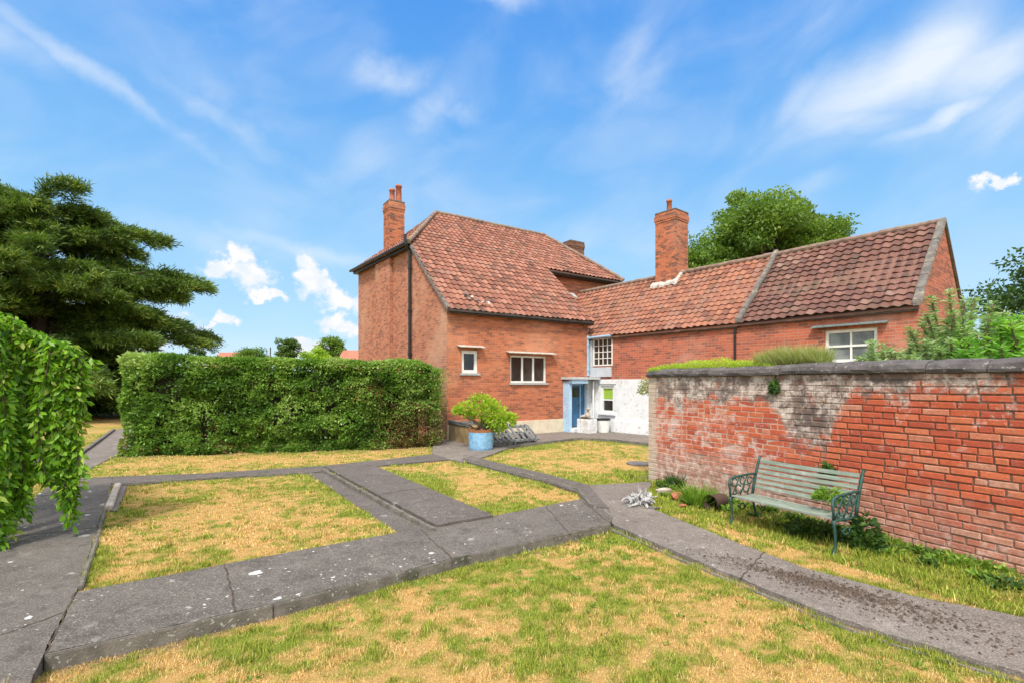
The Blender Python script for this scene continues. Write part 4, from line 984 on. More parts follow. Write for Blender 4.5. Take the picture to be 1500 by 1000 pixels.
fa, fb = P3(716, 656), P3(790, 650)
for k, (dz_, label) in enumerate(((0, 'dark slatted wooden frame lying on the terrace behind the lawn, right of the blue pot'), (1, 'second slatted frame, propped underneath the first at the blue pot'))):
    o = fa + Vector((.0 + .05 * k, .06 + .10 * k, .12 - .09 * k)); X_ = (fb - fa) * (1 - .1 * k); Y_ = Vector((-.30, .62, .34 - .12 * k)); fr = thing('slatted_frame', label, 'slatted frame', tuple(o), 'slatted frames stacked by the blue pot')
    m_ = MB(); m_.box(o, X_, Y_ * .08, ZZ * .035); m_.box(o + Y_ * .92, X_, Y_ * .08, ZZ * .035); m_.box(o + Y_ * .45, X_, Y_ * .06, ZZ * .03)
    for e in (0, .97): m_.box(o + X_ * e, X_ * .03, Y_, ZZ * .034)
    m_.build('side_rails', 'weathered_board', fr)
    m_ = MB()
    for i in range(9):
        e = .05 + .105 * i; m_.box(o + X_ * e + ZZ * (.037 + random.uniform(0, .01)) + Vector((random.uniform(-.02, .02), 0, 0)), X_ * .052, Y_ * 1.02 + Vector((random.uniform(-.05, .05), 0, 0)), ZZ * .016)
    m_.build('slats', 'weathered_board', fr)
    for e in (.02, .5, .94):
        for y_ in (0, .9): m_ = MB(); m_.box(Vector((*(o + X_ * e + Y_ * y_).xy, 0)), X_.normalized() * .04, Y_.normalized() * .04, ZZ * ((o + Y_ * y_).z + .01)); m_.build('support_block', 'weathered_board', fr)
# containers by the porch
tc = H(5.18, -.95, 0) + Vector((-.52, 0, 0))
tr = thing('stone_trough', 'pale square planter holding a broken carved stone, by the blue porch', 'planter', tuple(tc))
m_ = MB(); m_.box(tc - ET * .1, ET * .58, EV * .42, ZZ * .5); m_.build('trough', 'white_render', tr, bevel=.02)
m_ = MB(); m_.box(tc - ET * .07 + EV * .03 + ZZ * .48, ET * .52, EV * .36, ZZ * .03); m_.build('earth', 'soil', tr)
oc = tc + ET * .16 + EV * .2 + ZZ * .50
for k, (dx_, dz_, r, sq) in enumerate(((-.10, .06, .13, (1.2, 1, .8)), (.10, .12, .14, (.8, .8, 1.2)), (.12, .34, .085, (1, 1, .9)), (.06, .22, .10, (1, 1, 1)))):
    rock('carved_stone', oc + ET * dx_ + ZZ * dz_, r, 'stone', ['lowest lump of carved stone on the pale trough', 'tall lump of carved stone on the pale trough', 'small top knob of carved stone on the pale trough', 'middle lump of carved stone on the pale trough'][k], 'stone', 'carved stones on the trough', sq, 20 + k)
bc = fW(.95, -.42, 0)
bn = thing('waste_bin', 'small white bin with a dark lid under the ground floor window', 'bin', tuple(bc))
m_ = MB(); m_.tube([bc, bc + ZZ * .03, bc + ZZ * .40, bc + ZZ * .44], [.19, .20, .235, .235], 20); m_.build('bin_body', 'white_paint', bn)
m_ = MB(); m_.tube([bc + ZZ * .44, bc + ZZ * .49, bc + ZZ * .50], [.25, .25, .22], 20); m_.build('lid', 'black_metal', bn)

# ------------------------------------------------------------------ trees, hedge, plants
def sph(n):
    v = rng.normal(size=(n, 3)); return unit(v)
def limb(mb, p, q, r0, r1, n=5, wob=.08):
    p, q = Vector(p), Vector(q); L = (q - p).length; pts = []; rs = []
    for i in range(n + 1):
        t = i / n; o = Vector((random.uniform(-1, 1), random.uniform(-1, 1), random.uniform(-1, 1))) * wob * L * (1 if 0 < i < n else 0)
        pts.append(p.lerp(q, t) + o); rs.append(r0 + (r1 - r0) * t)
    mb.tube(pts, rs, 7); return pts
# hedge: rounded box with a lumpy clipped face
hedge = thing('clipped_hedge', 'long clipped green hedge with browning leaves at its right end, left of the house', 'hedge', (HA.x, HA.y, 0))
hd = (HB - HA).normalized(); hn = Vector((hd.y, -hd.x)); HL = (HB - HA).length; HT = 1.15        # hn points to the camera
def hedgept(s, t, rnd=0):
    """s along 0..HL, t around the cross-section 0..1 (front foot, over the top, back foot)"""
    hz = 2.44 - .16 * s / HL
    hz = hz + .02 * (fbm(s, s * 0, 1.2, 3, 21) - .5) * 2
    per = hz * 2 + HT; u = t * per
    rr_ = .14
    z = np.where(u < hz, u, np.where(u < hz + HT, hz, per - u)); dpt = np.where(u < hz, 0, np.where(u < hz + HT, u - hz, HT))
    e1 = np.clip((u - (hz - rr_)) / (2 * rr_), 0, 1); z = z - rr_ * .45 * np.where((u > hz - rr_) & (u < hz + rr_), 1 - np.abs(e1 * 2 - 1), 0); dpt = dpt + rr_ * .45 * np.where((u > hz - rr_) & (u < hz + rr_), 1 - np.abs(e1 * 2 - 1), 0)
    return dpt, np.maximum(z, .02)
def hedgecloud(n, amin=0, amax=1, inner=.10):
    s = rng.random(n) * HL * (amax - amin) + amin * HL; t = rng.random(n) ** 1.15 * .86
    d, z = hedgept(s, t)
    lump = (fbm(s * 1., z * 1.3, 2.2, 3, 31) - .5) * .62 + (fbm(s, z + d, .6, 2, 33) - .5) * .25
    lump = lump * np.clip(1.25 - .9 * (z > 2.0) - .6 * (z > 2.25), .3, 1)
    endl = np.clip(s / .22, 0, 1); endr = np.clip((HL - s) / .5, 0, 1)
    rnd_ = .30 * ((1 - endl) ** 2 + (1 - endr) ** 2)
    thin = np.clip((z / .35), .0, 1)
    off = lump - rng.random(n) * inner - rnd_ + (1 - thin) * -.02
    return s, d, z, off
def hpos(s, d, z, off):
    fr = np.clip(1 - d / .3, 0, 1)[:, None]; tp = 1 - fr
    XYZ = np.stack([HA.x + hd.x * s - hn.x * d, HA.y + hd.y * s - hn.y * d, z], 1)
    out = fr * np.array([hn.x, hn.y, 0]) + tp * np.array([0, 0, 1]); bk = (d > HT - .05)
    out[bk] = np.array([-hn.x, -hn.y, 0])
    return XYZ + unit(out) * off[:, None], unit(out)
s, d, z, off = hedgecloud(88000); P, O = hpos(s, d, z, off)
gap = (fbm(s * 1.2, z * 1.4, 2.6, 3, 41) < .36 - .10 * (z > 1.9) + .03 * (z < .8)) & (d < .25) & (z > .25) & (rng.random(len(s)) < .85)
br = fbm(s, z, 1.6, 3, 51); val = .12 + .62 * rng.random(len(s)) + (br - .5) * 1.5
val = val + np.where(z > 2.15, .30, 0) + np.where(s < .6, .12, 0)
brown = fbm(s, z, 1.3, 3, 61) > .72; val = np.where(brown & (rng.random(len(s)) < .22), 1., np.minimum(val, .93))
dead = (s > HL - 1.9) & (z < 1.25) & (rng.random(len(s)) < np.clip((s - HL + 1.9) / .9, 0, 1) * np.clip(1.6 - z, 0, 1) * .95)
D = unit(O * .8 + sph(len(s)) * .75 + np.array([0, 0, -.15]))
k = ~gap & ~dead
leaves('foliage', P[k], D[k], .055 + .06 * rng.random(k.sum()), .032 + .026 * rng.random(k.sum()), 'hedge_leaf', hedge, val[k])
k = dead; leaves('dead_foliage', P[k], D[k], .06, .03, 'hedge_dead_leaf', hedge)['label'] = 'red-brown dead leaves low on the right end'
# looser, twiggy growth beyond the right end
n = 7500; s = HL - .1 + np.abs(rng.normal(size=n)) * .17; z = rng.random(n) * 2.1 + .05; dd = rng.random(n) * 1.0
kk = (fbm(z * 1.3, dd, 2.2, 3, 71) > .40) & (s < HL + .55 - .12 * np.abs(z - 1.4)); s, z, dd = s[kk], z[kk], dd[kk]; n = len(s)
P = np.stack([HA.x + hd.x * s - hn.x * dd, HA.y + hd.y * s - hn.y * dd, z], 1)
k = rng.random(n) < np.clip(1.3 - z, .12, .95) * .8
leaves('foliage', P[~k], sph((~k).sum()) + [.4, 0, .2], .07, .035, 'hedge_leaf', hedge, .3 + .5 * rng.random((~k).sum())); leaves('dead_foliage', P[k], sph(k.sum()) + [.4, 0, 0], .07, .03, 'hedge_dead_leaf', hedge)
m_ = MB()
for i in range(70):
    s0 = random.uniform(.2, HL + .1); zz = random.uniform(0, .3); dd = random.uniform(.3, .9); p = Vector((HA.x + hd.x * s0 - hn.x * dd, HA.y + hd.y * s0 - hn.y * dd, zz))
    q = p + Vector((random.uniform(-.5, .5), random.uniform(-.3, .3), random.uniform(1.2, 1.95 - zz))); limb(m_, p, q, .014, .004, 4, .04)
for i in range(60):
    zz = random.uniform(.2, 2.0); p = Vector((HB.x - hn.x * .5 - hd.x * .5, HB.y - hn.y * .5 - hd.y * .5, zz)); limb(m_, p, p + Vector((random.uniform(.4, 1.0), random.uniform(-.6, .4), random.uniform(-.2, .4))), .008, .002, 4, .06)
m_.build('branches', 'twig', hedge)
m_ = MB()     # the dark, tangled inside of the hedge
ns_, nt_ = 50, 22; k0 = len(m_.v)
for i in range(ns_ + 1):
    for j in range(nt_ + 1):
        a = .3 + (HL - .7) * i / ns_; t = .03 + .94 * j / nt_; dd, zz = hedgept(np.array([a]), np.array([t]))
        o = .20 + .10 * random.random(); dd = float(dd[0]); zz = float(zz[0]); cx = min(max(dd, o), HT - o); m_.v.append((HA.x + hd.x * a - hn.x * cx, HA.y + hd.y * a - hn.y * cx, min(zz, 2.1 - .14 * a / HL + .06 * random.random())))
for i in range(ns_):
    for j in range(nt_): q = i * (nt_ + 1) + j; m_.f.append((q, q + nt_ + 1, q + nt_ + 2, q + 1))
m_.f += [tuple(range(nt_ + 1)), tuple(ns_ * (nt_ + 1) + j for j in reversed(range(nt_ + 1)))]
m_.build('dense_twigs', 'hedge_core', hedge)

def conifer_spread(name, label, base, hgt, env, n_limb, mat, lf=(.24, .06), dens_=1.0, az_ok=None, droop=.18, seed=0, cat='tree', loose=.5):
    """old spreading conifer: tiers of long limbs carrying flat sprays"""
    rr = np.random.default_rng(seed); t = thing(name, label, cat, base); m_ = MB(); bx, by, bz = base
    limb(m_, (bx, by, bz - .2), (bx + .2, by, bz + hgt * .55), .5, .28, 6, .02); limb(m_, (bx + .2, by, bz + hgt * .55), (bx, by + .1, bz + hgt * .97), .28, .04, 5, .03)
    PP, DD, VV = [], [], []
    for i in range(n_limb):
        f = (i + rr.random()) / n_limb; zf = .05 + .94 * f ** 1.12; a = rr.random() * 6.283
        Rr = env(zf) * (.58 + .60 * rr.random() ** 1.6); z0 = zf * hgt * .93; rise = rr.uniform(-.10, .34) * Rr * (.55 + zf); drp = droop * rr.uniform(.2, 1.9) + max(0, .30 - zf) * 1.1
        d0 = np.array([math.cos(a), math.sin(a), 0]); sd_ = np.array([-d0[1], d0[0], 0])
        ts = np.linspace(0, 1, 9); bend = rr.uniform(-.5, .5)
        C = np.array([bx, by, bz + z0])[None] + d0[None] * (Rr * ts)[:, None] + sd_[None] * (bend * ts ** 2)[:, None] + np.array([0, 0, 1])[None] * (rise * np.sin(ts * 2.2) - drp * Rr * ts ** 2.4 * .7)[:, None]
        m_.tube([Vector(c_) for c_ in C], list(np.linspace(.09, .012, 9) * (1.3 - zf * .7)), 5)
        nb_ = int((16 + Rr * 9) * dens_)
        for k in range(nb_):
            u = .16 + .84 * rr.random() ** .75; ci = u * 8; i0 = min(int(ci), 7); c_ = C[i0] + (C[i0 + 1] - C[i0]) * (ci - i0)
            side = rr.choice([-1, 1]); bl = (.35 + .95 * (1 - u) + .25) * rr.uniform(.55, 1.15)
            bd = unit(d0 * (.55 + .4 * u) + sd_ * side * (1.05 - .7 * u) + np.array([0, 0, rr.uniform(-.42, .36)]))
            nl = int((30 + 26 * bl) * dens_); w_ = rr.random(nl)
            p = c_[None] + bd[None] * (bl * w_)[:, None] + rr.normal(size=(nl, 3)) * np.array([.13, .13, .10]) * (1.2 - .5 * w_[:, None]) + np.array([0, 0, -.16])[None] * (w_ ** 2)[:, None]
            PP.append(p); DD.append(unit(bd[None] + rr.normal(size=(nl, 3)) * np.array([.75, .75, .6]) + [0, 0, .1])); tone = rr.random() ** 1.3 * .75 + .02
            VV.append(np.clip(tone + rr.normal(size=nl) * .12 + .14 * w_ + .1 * u, 0, 1))  # sunlit tips painted in: leaf tone rises toward the branch ends
    PP, DD, VV = map(np.concatenate, (PP, DD, VV)); k = PP[:, 2] > bz + .15; PP, DD, VV = PP[k], DD[k], VV[k]
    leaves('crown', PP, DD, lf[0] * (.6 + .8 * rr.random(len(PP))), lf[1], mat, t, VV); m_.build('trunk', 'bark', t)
    return t
envY = lambda z: 6.2 * (1 - min(1, max(0, (z - .28) / .76)) ** 3.4) ** .85 * (.92 + .08 * min(1, z / .2)) + .25
conifer_spread('yew_tree', 'huge dark spreading yew on the far left lawn behind the hedge', (-23.4, 24.4, 0), 11.4, envY, 200, 'yew_leaf', (.27, .05), 1.05, seed=4, droop=.10, loose=1.)
conifer_spread('yew_tree', 'second dark yew at the left edge, merging with the big yew', (-34., 29., 0), 12.0, envY, 60, 'yew_leaf', (.34, .11), .7, seed=8)

def crown_tree(name, label, base, trunk_h, C, rad, n_cl, n_leaf, lf, mat, seed=0, group=None, trunk_r=.25, clr=.28, parent_tag='tree'):
    """broadleaf: leaf clumps on the outside of an uneven crown, with limbs reaching to them"""
    rr = np.random.default_rng(seed); t = thing(name, label, parent_tag, base, group); m_ = MB(); rad = np.array(rad); C = np.array(C, float)
    PP, DD, VV = [], [], []; top = Vector((base[0], base[1], base[2] + trunk_h)); limb(m_, (base[0], base[1], base[2] - .1), top, trunk_r, trunk_r * .6, 4, .02)
    for i in range(n_cl):
        v = unit(rr.normal(size=3)); v[2] = abs(v[2]) * (1 if rr.random() < .8 else -.7); v = unit(v); rl = (.55 + .42 * rr.random()) * (1 + .16 * math.sin(v[0] * 5 + seed) + .10 * math.sin(v[1] * 7 + v[2] * 6))
        c_ = C + rad * v * rl; r_ = clr * rad.mean() * rr.uniform(.6, 1.25)
        if i % 3 == 0: limb(m_, top, Vector(c_), trunk_r * .3, trunk_r * .04, 4, .06)
        n_ = int(n_leaf * rr.uniform(.6, 1.3)); q = unit(rr.normal(size=(n_, 3))); q *= (rr.random((n_, 1)) ** .4) * r_ * np.array([1.15, 1.15, .72])
        PP.append(c_ + q); DD.append(unit(q) * .5 + unit(rr.normal(size=(n_, 3))) * .7 + [0, 0, -.2]); VV.append(np.clip(rr.uniform(.15, .6) + rr.normal(size=n_) * .14 + .25 * q[:, 2] / r_, 0, 1))
    PP, DD, VV = map(np.concatenate, (PP, DD, VV))
    leaves('crown', PP, DD, lf * (.6 + .8 * rr.random(len(PP))), lf * .55, mat, t, VV); m_.build('trunk', 'bark', t); return t
crown_tree('broadleaf_tree', 'big round green tree rising behind the wing roof, right of the tall chimney', (19.3, 38, 0), 6, (19.3, 38, 11.1), (4.9, 5.0, 4.7), 120, 430, .27, 'oak_leaf', 3, clr=.24, trunk_r=.5)
crown_tree('broadleaf_tree', 'lower part of the green crown just right of the tall chimney', (14.9, 37, 0), 5, (14.9, 37, 9.4), (2.6, 2.5, 3.2), 40, 300, .24, 'oak_leaf', 5, clr=.32, trunk_r=.3)
crown_tree('broadleaf_tree', 'dark green tree showing over the shrubs at the right edge', (25.2, 22, 0), 4, (25.2, 22, 5.2), (3.4, 3., 2.8), 60, 260, .2, 'dark_leaf', 6, clr=.28, trunk_r=.3)
# far trees above the hedge
crown_tree('broadleaf_tree', 'small round bush top above the hedge, next to the distant red roof', (-28.5, 54, 0), 2, (-28.5, 54, 4.2), (1.7, 1.5, 1.3), 30, 160, .2, 'oak_leaf', 11, clr=.35, trunk_r=.15)
crown_tree('broadleaf_tree', 'tall narrow olive-coloured tree above the hedge', (-24.5, 54, 0), 2, (-24.5, 54, 4.6), (1.1, 1.1, 2.2), 34, 170, .2, 'yew_leaf', 12, clr=.30, trunk_r=.15)
crown_tree('broadleaf_tree', 'bright green bush top in front of the distant pointed conifer', (-20.6, 52, 0), 1.5, (-20.6, 52, 3.6), (1.7, 1.5, 1.9), 34, 170, .2, 'lime_leaf', 13, clr=.30, trunk_r=.15)
conifer_spread('conifer_tree', 'distant dark green pointed conifer above the hedge near the house', (-20.6, 56, 0), 7.3, lambda z: 2.6 * (1 - z) ** .6 + .2, 60, 'oak_leaf', (.26, .1), .5, seed=14)
crown_tree('broadleaf_tree', 'tiny dark tree top above the left part of the hedge', (-39.5, 62, 0), 2, (-39.5, 62, 5.0), (1.2, 1.2, 1.5), 18, 120, .2, 'dark_leaf', 15, clr=.35, trunk_r=.12)
n = 26000; x = rng.uniform(-70, 70, n); zz = rng.random(n) * (2.2 + 3.0 * fbm(x, x * 0, .12, 4, 77)); P_ = np.stack([x, 84 + rng.random(n) * 4, zz], 1)
tag(leaves('far_woodland', P_, sph(n), .5, .35, 'oak_leaf', None, .2 + .5 * rng.random(n)), 'low belt of far trees behind the hedge', 'trees', kind='stuff')
# distant roofs and a pole
def farhouse(x, y, w_, dpt, eave, ridge, label, name='distant_house'):
    t = thing(name, label, 'house', (x, y, 0)); b = MB(); b.box((x, y, 0), (w_, 0, 0), (0, dpt, 0), (0, 0, eave))
    b.quad((x, y, eave), (x, y + dpt / 2, ridge), (x, y + dpt, eave)); b.quad((x + w_, y, eave), (x + w_, y + dpt, eave), (x + w_, y + dpt / 2, ridge)); b.build('wall', 'side_brick', t)
    b = MB(); b.box((x - .2, y - .2, eave - .1), (w_ + .4, 0, 0), (0, dpt / 2 + .2, ridge - eave + .1), (0, 0, .15)); b.box((x - .2, y + dpt + .2, eave - .1), (w_ + .4, 0, 0), (0, -dpt / 2 - .2, ridge - eave + .1), (0, 0, .15)); rf = b.build('roof', 'far_roof', t)
    b = MB(); b.box((x + w_ * .72, y + dpt / 2 - .3, ridge - .5), (.8, 0, 0), (0, .6, 0), (0, 0, 1.0)); b.build('chimney', 'side_brick', rf)
    return t
mottled('far_roof', (.42, .16, .10), (.32, .12, .08), 1., .9, .2)
farhouse(-43.2, 70, 5.0, 7, 4.0, 6.1, 'distant house with a red roof just showing above the hedge'); farhouse(-18.6, 52, 6, 6, 3.2, 5.2, 'distant red roofed house half hidden by the left side of the brick house')
m_ = MB(); m_.tube([(-26.4, 54, 0), (-26.4, 54, 5.6)], .06, 6); tag(m_.build('utility_pole', 'bark', origin=(-26.4, 54, 0)), 'thin distant pole above the middle of the hedge', 'pole')

# weeping tree at the left
wt = thing('weeping_tree', 'bright green weeping tree hanging in from the left edge over the path', 'tree', (-6.9, 5.9, 0))
m_ = MB(); TC = np.array([-6.9, 5.9]); limb(m_, (-6.9, 5.9, -.1), (-6.85, 5.85, 1.9), .09, .07, 5, .02)
PP, DD, VV, LL = [], [], [], []; rw = np.random.default_rng(21)
strands = []
for i in range(64):
    a = rw.random() * 6.283; r = 1.24 * math.sqrt(rw.random()) * (1 + .08 * math.sin(a * 5)); strands.append((TC[0] + r * math.cos(a), TC[1] + r * math.sin(a), r, None))
for px, Yd, zt, zb in ((118, 5.7, 2.05, 1.45), (128, 5.75, 1.98, 1.72), (104, 5.6, 2.12, .62), (99, 5.62, 2.1, .36), (92, 5.6, 2.15, .48), (96, 5.55, 2.1, .22), (108, 5.7, 2.1, .85), (86, 5.6, 2.15, .9), (74, 5.5, 2.2, .75), (66, 5.6, 2.2, .7), (58, 5.5, 2.25, .8), (48, 5.5, 2.25, .75), (12, 5.3, 2.4, .12), (4, 5.2, 2.4, .1), (20, 5.4, 2.4, .2), (32, 5.4, 2.3, .45), (-6, 5.4, 2.4, .1), (40, 5.6, 2.3, .6), (8, 5.7, 2.4, .15), (24, 5.6, 2.4, .3)):
    for q in range(2): strands.append(((px - 750) / F * Yd + rw.normal() * .03, Yd + rw.normal() * .04, None, (zt, zb + abs(rw.normal()) * .08)))
for x, y, r, zz in strands:
    if zz is None:
        ppx = 750 + F * x / y
        zt = 2.62 - .30 * r * r + rw.normal() * .06
        zb = zt - (rw.uniform(.35, 1.1) if ppx > 15 else rw.uniform(.5, 1.8))
        if ppx > 55: zb = max(zb, zt - .55, 1.25) if rw.random() < .8 else zb
        zb = max(zb, .15)
        r_ = r
    else: zt, zb = zz; r_ = math.hypot(x - TC[0], y - TC[1])
    d0 = np.array([x - TC[0], y - TC[1]]) / max(r_, .01)
    st = np.array([x - d0[0] * .55 * min(1, r_), y - d0[1] * .55 * min(1, r_), zt - .02 + .12]); L = zt - zb + .5; n = int(L / .026)
    u = np.linspace(0, 1, n); arch = np.clip(u * L / .5, 0, 1); fall = np.clip(u * L - .42, 0, None)
    sway = .05 * np.sin(u * 6 + rw.random() * 6)
    pts = np.stack([st[0] + d0[0] * .55 * min(1, r_) * np.sin(arch * 1.57) + sway, st[1] + d0[1] * .55 * min(1, r_) * np.sin(arch * 1.57) + sway * .6, st[2] - .12 * arch ** 2 - fall], 1)
    m_.tube([Vector(p) for p in pts[::max(1, n // 7)]], .006, 4)
    k = 2 if zz is None else 3
    for q in range(k):
        a = rw.random(n) * 6.283; o = np.stack([np.cos(a), np.sin(a), np.zeros(n)], 1)
        PP.append(pts + o * .015 + rw.normal(size=(n, 3)) * .018); DD.append(o * .75 + np.array([0, 0, -.75]) + rw.normal(size=(n, 3)) * .3)
        tone = rw.uniform(.1, .8); VV.append(np.clip(tone + rw.normal(size=n) * .2, 0, 1)); LL.append(.065 + .06 * rw.random(n))
for i in range(16): a = i * .4; limb(m_, (-6.85, 5.85, 1.8), (TC[0] + 1.1 * math.cos(a), TC[1] + 1.1 * math.sin(a), 2.15), .03, .008, 4, .05)
PP, DD, VV, LL = map(np.concatenate, (PP, DD, VV, LL))
leaves('crown', PP, DD, LL, LL * .42, 'weep_leaf', wt, VV, cup=.25); m_.build('trunk', 'bark', wt)

# shrubs behind and on the garden wall
def shrub(name, label, base, stems, spread, hgt, lf, mat, seed, cat='shrub', step=.03, per=2, up_=.6, group=None, width=.3, z0=0., curve=.5):
    """upright leafy stems fanning out from the base"""
    rr = np.random.default_rng(seed); t = thing(name, label, cat, base, group); m_ = MB(); PP, DD, VV = [], [], []
    for i in range(stems):
        a = rr.random() * 6.283; r = spread * math.sqrt(rr.random()); h_ = hgt * (.55 + .5 * rr.random()) * (1 - .35 * (r / spread) ** 2); n = max(4, int(h_ / step)); u = np.linspace(0, 1, n)
        o = np.array([math.cos(a), math.sin(a)]) * r; k = curve
        pts = np.stack([base[0] + o[0] * (.35 + .65 * u) + k * o[0] * u ** 3 * .5 + .05 * np.sin(u * 7 + a), base[1] + o[1] * (.35 + .65 * u) + k * o[1] * u ** 3 * .5 + .05 * np.cos(u * 6 + a), base[2] + h_ * (u - .12 * k * u ** 3)], 1)
        m_.tube([Vector(p) for p in pts[::max(1, n // 6)]], .004 + .004 * hgt, 4)
        sel = u > z0; q = pts[sel]; nn_ = len(q); tone = rr.uniform(.15, .7)
        for _ in range(per):
            b_ = rr.random(nn_) * 6.283; dd = np.stack([np.cos(b_), np.sin(b_), up_ * np.ones(nn_) + rr.normal(size=nn_) * .3], 1)
            PP.append(q + rr.normal(size=(nn_, 3)) * .012); DD.append(dd); VV.append(np.clip(tone + rr.normal(size=nn_) * .15, 0, 1))
    PP, DD, VV = map(np.concatenate, (PP, DD, VV)); leaves('foliage', PP, DD, lf * (.6 + .7 * rr.random(len(PP))), lf * width, mat, t, VV); m_.build('stems', 'twig', t); return t
def bwall(px, back):     # a spot behind the garden wall: along the line seen at px, `back` metres behind its rear face
    k_ = (px - 750) / F; s_ = (9.05 * k_ - 2.5) / (.436 + .9 * k_); p = WP(s_, 0, 0); return p + (p.xy.normalized().to_3d()) * (TW + back) / .72
for px, bk, hg, st, lf, mt, sp, lb in (
        (1262, .35, 2.38, 120, .07, 'pale_leaf', .30, 'low pale green shrub spilling over the coping below the left of the white window'),
        (1312, .35, 2.46, 140, .07, 'pale_leaf', .34, 'low pale green shrub spilling over the coping right of the white window'),
        (1285, .75, 2.62, 120, .07, 'pale_leaf', .42, 'pale green shrub leaning over the wall coping in front of the white window'),
        (1340, .9, 2.66, 150, .08, 'pale_leaf', .52, 'tall grey-green shrub behind the wall, directly below the wing gable end'),
        (1398, 1.15, 3.22, 190, .085, 'pale_leaf', .60, 'tallest grey-green shrub behind the garden wall'),
        (1462, .9, 2.82, 150, .10, 'bright_leaf', .55, 'bright green leafy shrub behind the wall at the right edge'),
        (1425, .45, 2.45, 80, .11, 'bright_leaf', .40, 'lower bright green shrub close behind the wall, under the tallest shrub'),
        (1500, 1.6, 3.1, 110, .09, 'pale_leaf', .6, 'grey-green shrub behind the bright one, half out of the frame at the right'),
        (1540, .8, 2.8, 80, .13, 'bright_leaf', .6, 'bright green shrub past the right edge behind the wall')):
    p = bwall(px, bk); shrub('shrub', lb, (p.x, p.y, 0), st, sp, hg, lf, mt, px, step=.018, per=4, z0=.35, up_=.28, curve=.95, group='shrubs behind the garden wall', width=.24)
def mat_plant(name, label, s0, s1, d0, d1, z, hgt, n, lf, mat, cat, seed, width=.3, up_=1., group=None):
    rr = np.random.default_rng(seed); c = WP((s0 + s1) / 2, (d0 + d1) / 2, z); s_ = s0 + (s1 - s0) * rr.random(n); d_ = d0 + (d1 - d0) * rr.random(n)
    e = np.sin(np.pi * (s_ - s0) / (s1 - s0)) ** .5 * (.6 + .8 * fbm(s_, d_, 5, 2, seed)); h_ = hgt * e * rr.random(n)
    P = np.stack([WA.x + WD.x * s_ + WN.x * d_, WA.y + WD.y * s_ + WN.y * d_, z + h_], 1)
    return tag(leaves(name, P, unit(rr.normal(size=(n, 3))) + [0, 0, up_], lf * (.5 + rr.random(n)), lf * width, mat, None, np.clip(.25 + .5 * rr.random(n) + .3 * h_ / hgt, 0, 1), origin=tuple(c)), label, cat, group)
mat_plant('stonecrop', 'yellow-green cushion plant trailing along the far end of the wall coping', -.05, 2.45, -.34, -.04, ZT + .10, .15, 9000, .03, 'lime_leaf', 'plant', 3)
mat_plant('stonecrop', 'yellow-green moss at the very corner of the wall coping', -.02, .35, -.10, .03, ZT + .08, .09, 1200, .025, 'lime_leaf', 'plant', 4)
mat_plant('wild_grass', 'tall wispy grass tuft growing on the wall coping left of the white window', 2.15, 3.1, -.36, -.10, ZT + .10, .10, 3500, .2, 'mixed_grass', 'grass', 5, width=.035, up_=1.6)
mat_plant('wall_fern', 'small dark green fern growing from the wall face just under the coping', 2.48, 2.60, -.005, .06, 1.62, .20, 420, .05, 'dark_leaf', 'plant', 6, width=.45, up_=-.2)
mat_plant('wall_fern', 'feathery dark green weed on the wall face behind the bench back', 3.18, 3.36, .0, .10, .58, .17, 380, .06, 'dark_leaf', 'plant', 7, width=.3)
mat_plant('overhanging_sprig', 'small leafy sprig hanging off the far end of the garden wall', -.36, .04, -.2, .0, 1.55, .30, 520, .06, 'mixed_grass', 'plant', 8, width=.3, up_=-.4)
def clump(name, label, c, r, hgt, n, lf, mat, seed, width=.08, up_=1.4, cat='plant', group=None):
    rr = np.random.default_rng(seed); a = rr.random(n) * 6.283; q = r * np.sqrt(rr.random(n)); z = hgt * rr.random(n) * (1 - (q / r) ** 2 * .6)
    P = np.stack([c[0] + q * np.cos(a), c[1] + q * np.sin(a), c[2] + z], 1); D = unit(np.stack([np.cos(a) * .8, np.sin(a) * .8, np.full(n, up_)], 1) + rr.normal(size=(n, 3)) * .4)
    return tag(leaves(name, P, D, lf * (.5 + rr.random(n)), lf * width, mat, None, np.clip(.2 + .6 * rr.random(n), 0, 1), origin=tuple(c)), label, cat, group)
clump('grass_tuft', 'tall dark grass tuft between the stone heap and the clay pipe', P3(1024, 738), .16, .05, 480, .24, 'verge_leaf', 1, .05, cat='grass')
clump('grass_tuft', 'dark tuft of leaves at the foot of the wall behind the stone heap', P3(992, 712), .12, .06, 300, .18, 'dark_leaf', 2, .07, cat='grass')
clump('climbing_weed', 'dark leafy weed around the right rear leg of the bench', Bp(BLn + .10, .42, .0), .14, .38, 600, .06, 'dark_leaf', 3, .6, .3)
clump('bramble', 'dark green weeds filling the space beneath the bench seat', Bp(BLn * .62, .48, 0), .30, .16, 1000, .06, 'dark_leaf', 4, .5, .4)
clump('bench_weed', 'green weed sprouting up through the bench back slats near its right end', Bp(BLn * .80, .36, .46), .13, .14, 330, .065, 'verge_leaf', 5, .4, .3)
rrv = random.Random(31)
def cover(name, label, spots, mat, lf, up_, cat='weeds'):
    P_, D_2 = [], []
    for c, r, hgt, n in spots:
        a = rng.random(n) * 6.283; q = r * np.sqrt(rng.random(n)); P_.append(np.stack([c[0] + q * np.cos(a), c[1] + q * np.sin(a), c[2] + hgt * rng.random(n)], 1)); D_2.append(np.stack([np.cos(a) * .8, np.sin(a) * .8, np.full(n, up_)], 1) + rng.normal(size=(n, 3)) * .4)
    P_ = np.concatenate(P_); tag(leaves(name, P_, np.concatenate(D_2), lf * (.5 + rng.random(len(P_))), lf * .55, mat), label, cat, kind='stuff')
sp1, sp2 = [], []
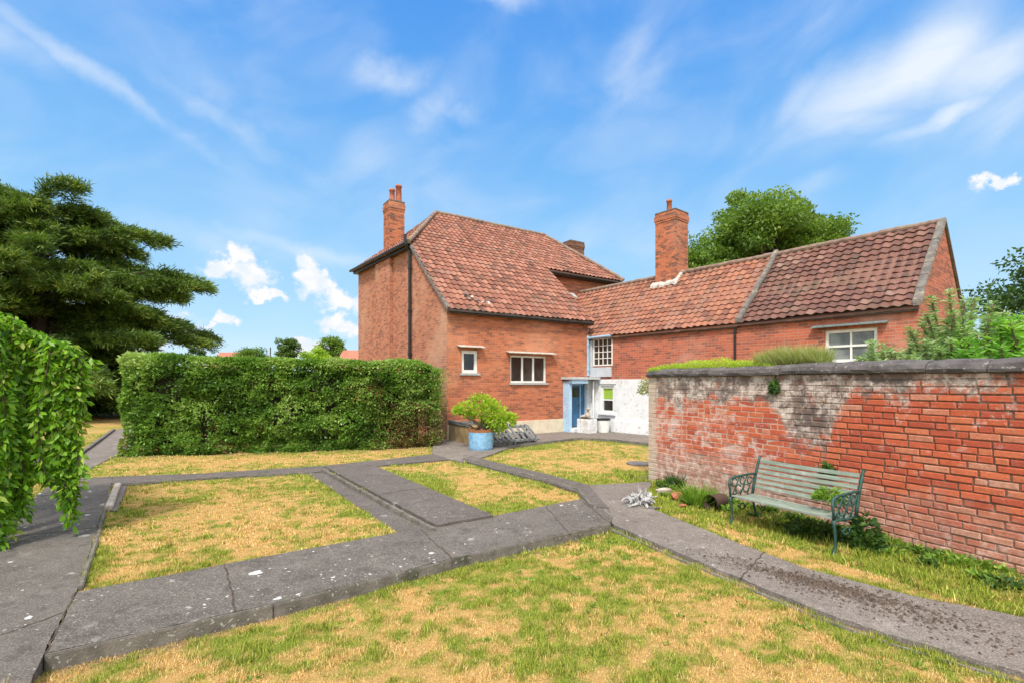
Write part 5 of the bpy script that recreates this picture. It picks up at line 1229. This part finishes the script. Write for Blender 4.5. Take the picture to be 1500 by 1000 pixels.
for i in range(70):
    s_ = .5 + i * .08 + rrv.uniform(-.1, .1); dd_ = rrv.uniform(.03, .75) if i % 2 else rrv.uniform(.02, .15); p = WP(s_, dd_, -.02)
    (sp1 if i % 3 else sp2).append((p, rrv.uniform(.05, .15), rrv.uniform(.02, .07), 110))
cover('verge_weeds', 'fresh green weeds in the grass strip below the garden wall', sp1, 'verge_leaf', .05, .5); cover('verge_weeds', 'dark green weeds against the foot of the garden wall', sp2, 'dark_leaf', .05, .5)
sp1 = []
while len(sp1) < 60:
    x = rrv.uniform(-2.2, 3.6); y = rrv.uniform(2.9, 6.1)
    if bool(inpoly(np.array([x]), np.array([y]), FG)[0]) and pathdist(np.array([x]), np.array([y]))[0] > .12: sp1.append(((x, y, float(gh(x, y)) - .006), rrv.uniform(.015, .07), .012, rrv.randint(10, 50)))
cover('lawn_weeds', 'small flat weeds growing through the foreground lawn', sp1, 'verge_leaf', .026, .45)
# bush in the blue pot
bush = thing('potted_bush', 'lime green leafy bush growing in the blue pot', 'bush', tuple(pc + ZZ * .5))
m_ = MB(); PP = []; DD = []; VV = []; rb = np.random.default_rng(77)
for dx_, dy_, dz_, r in ((-.42, 0, .86, .26), (-.05, .1, 1.12, .30), (.28, 0, .98, .25), (.52, -.05, .72, .26), (.68, 0, .50, .24), (.36, -.1, .52, .28), (.05, -.05, .80, .26), (-.3, .1, .66, .16), (.45, 0, .28, .20), (.15, .1, .45, .20), (-.62, 0, .82, .12), (.82, 0, .62, .12)):
    c_ = np.array(pc) + [dx_, dy_, .30 + dz_ * .88]; limb(m_, pc + ZZ * .55, Vector(c_), .022, .006, 4, .06); n_ = int(430 * r * 2.0); r *= .88
    q = unit(rb.normal(size=(n_, 3))) * (rb.random((n_, 1)) ** .5) * r * np.array([1.1, 1, .75]); PP.append(c_ + q); DD.append(unit(q) + unit(rb.normal(size=(n_, 3))) * .7 + [0, 0, .25]); VV.append(np.clip(.25 + .45 * rb.random(n_) + .35 * q[:, 2] / r, 0, 1))
leaves('foliage', np.concatenate(PP), np.concatenate(DD), .10, .045, 'lime_leaf', bush, np.concatenate(VV)); m_.build('stems', 'bark', bush)
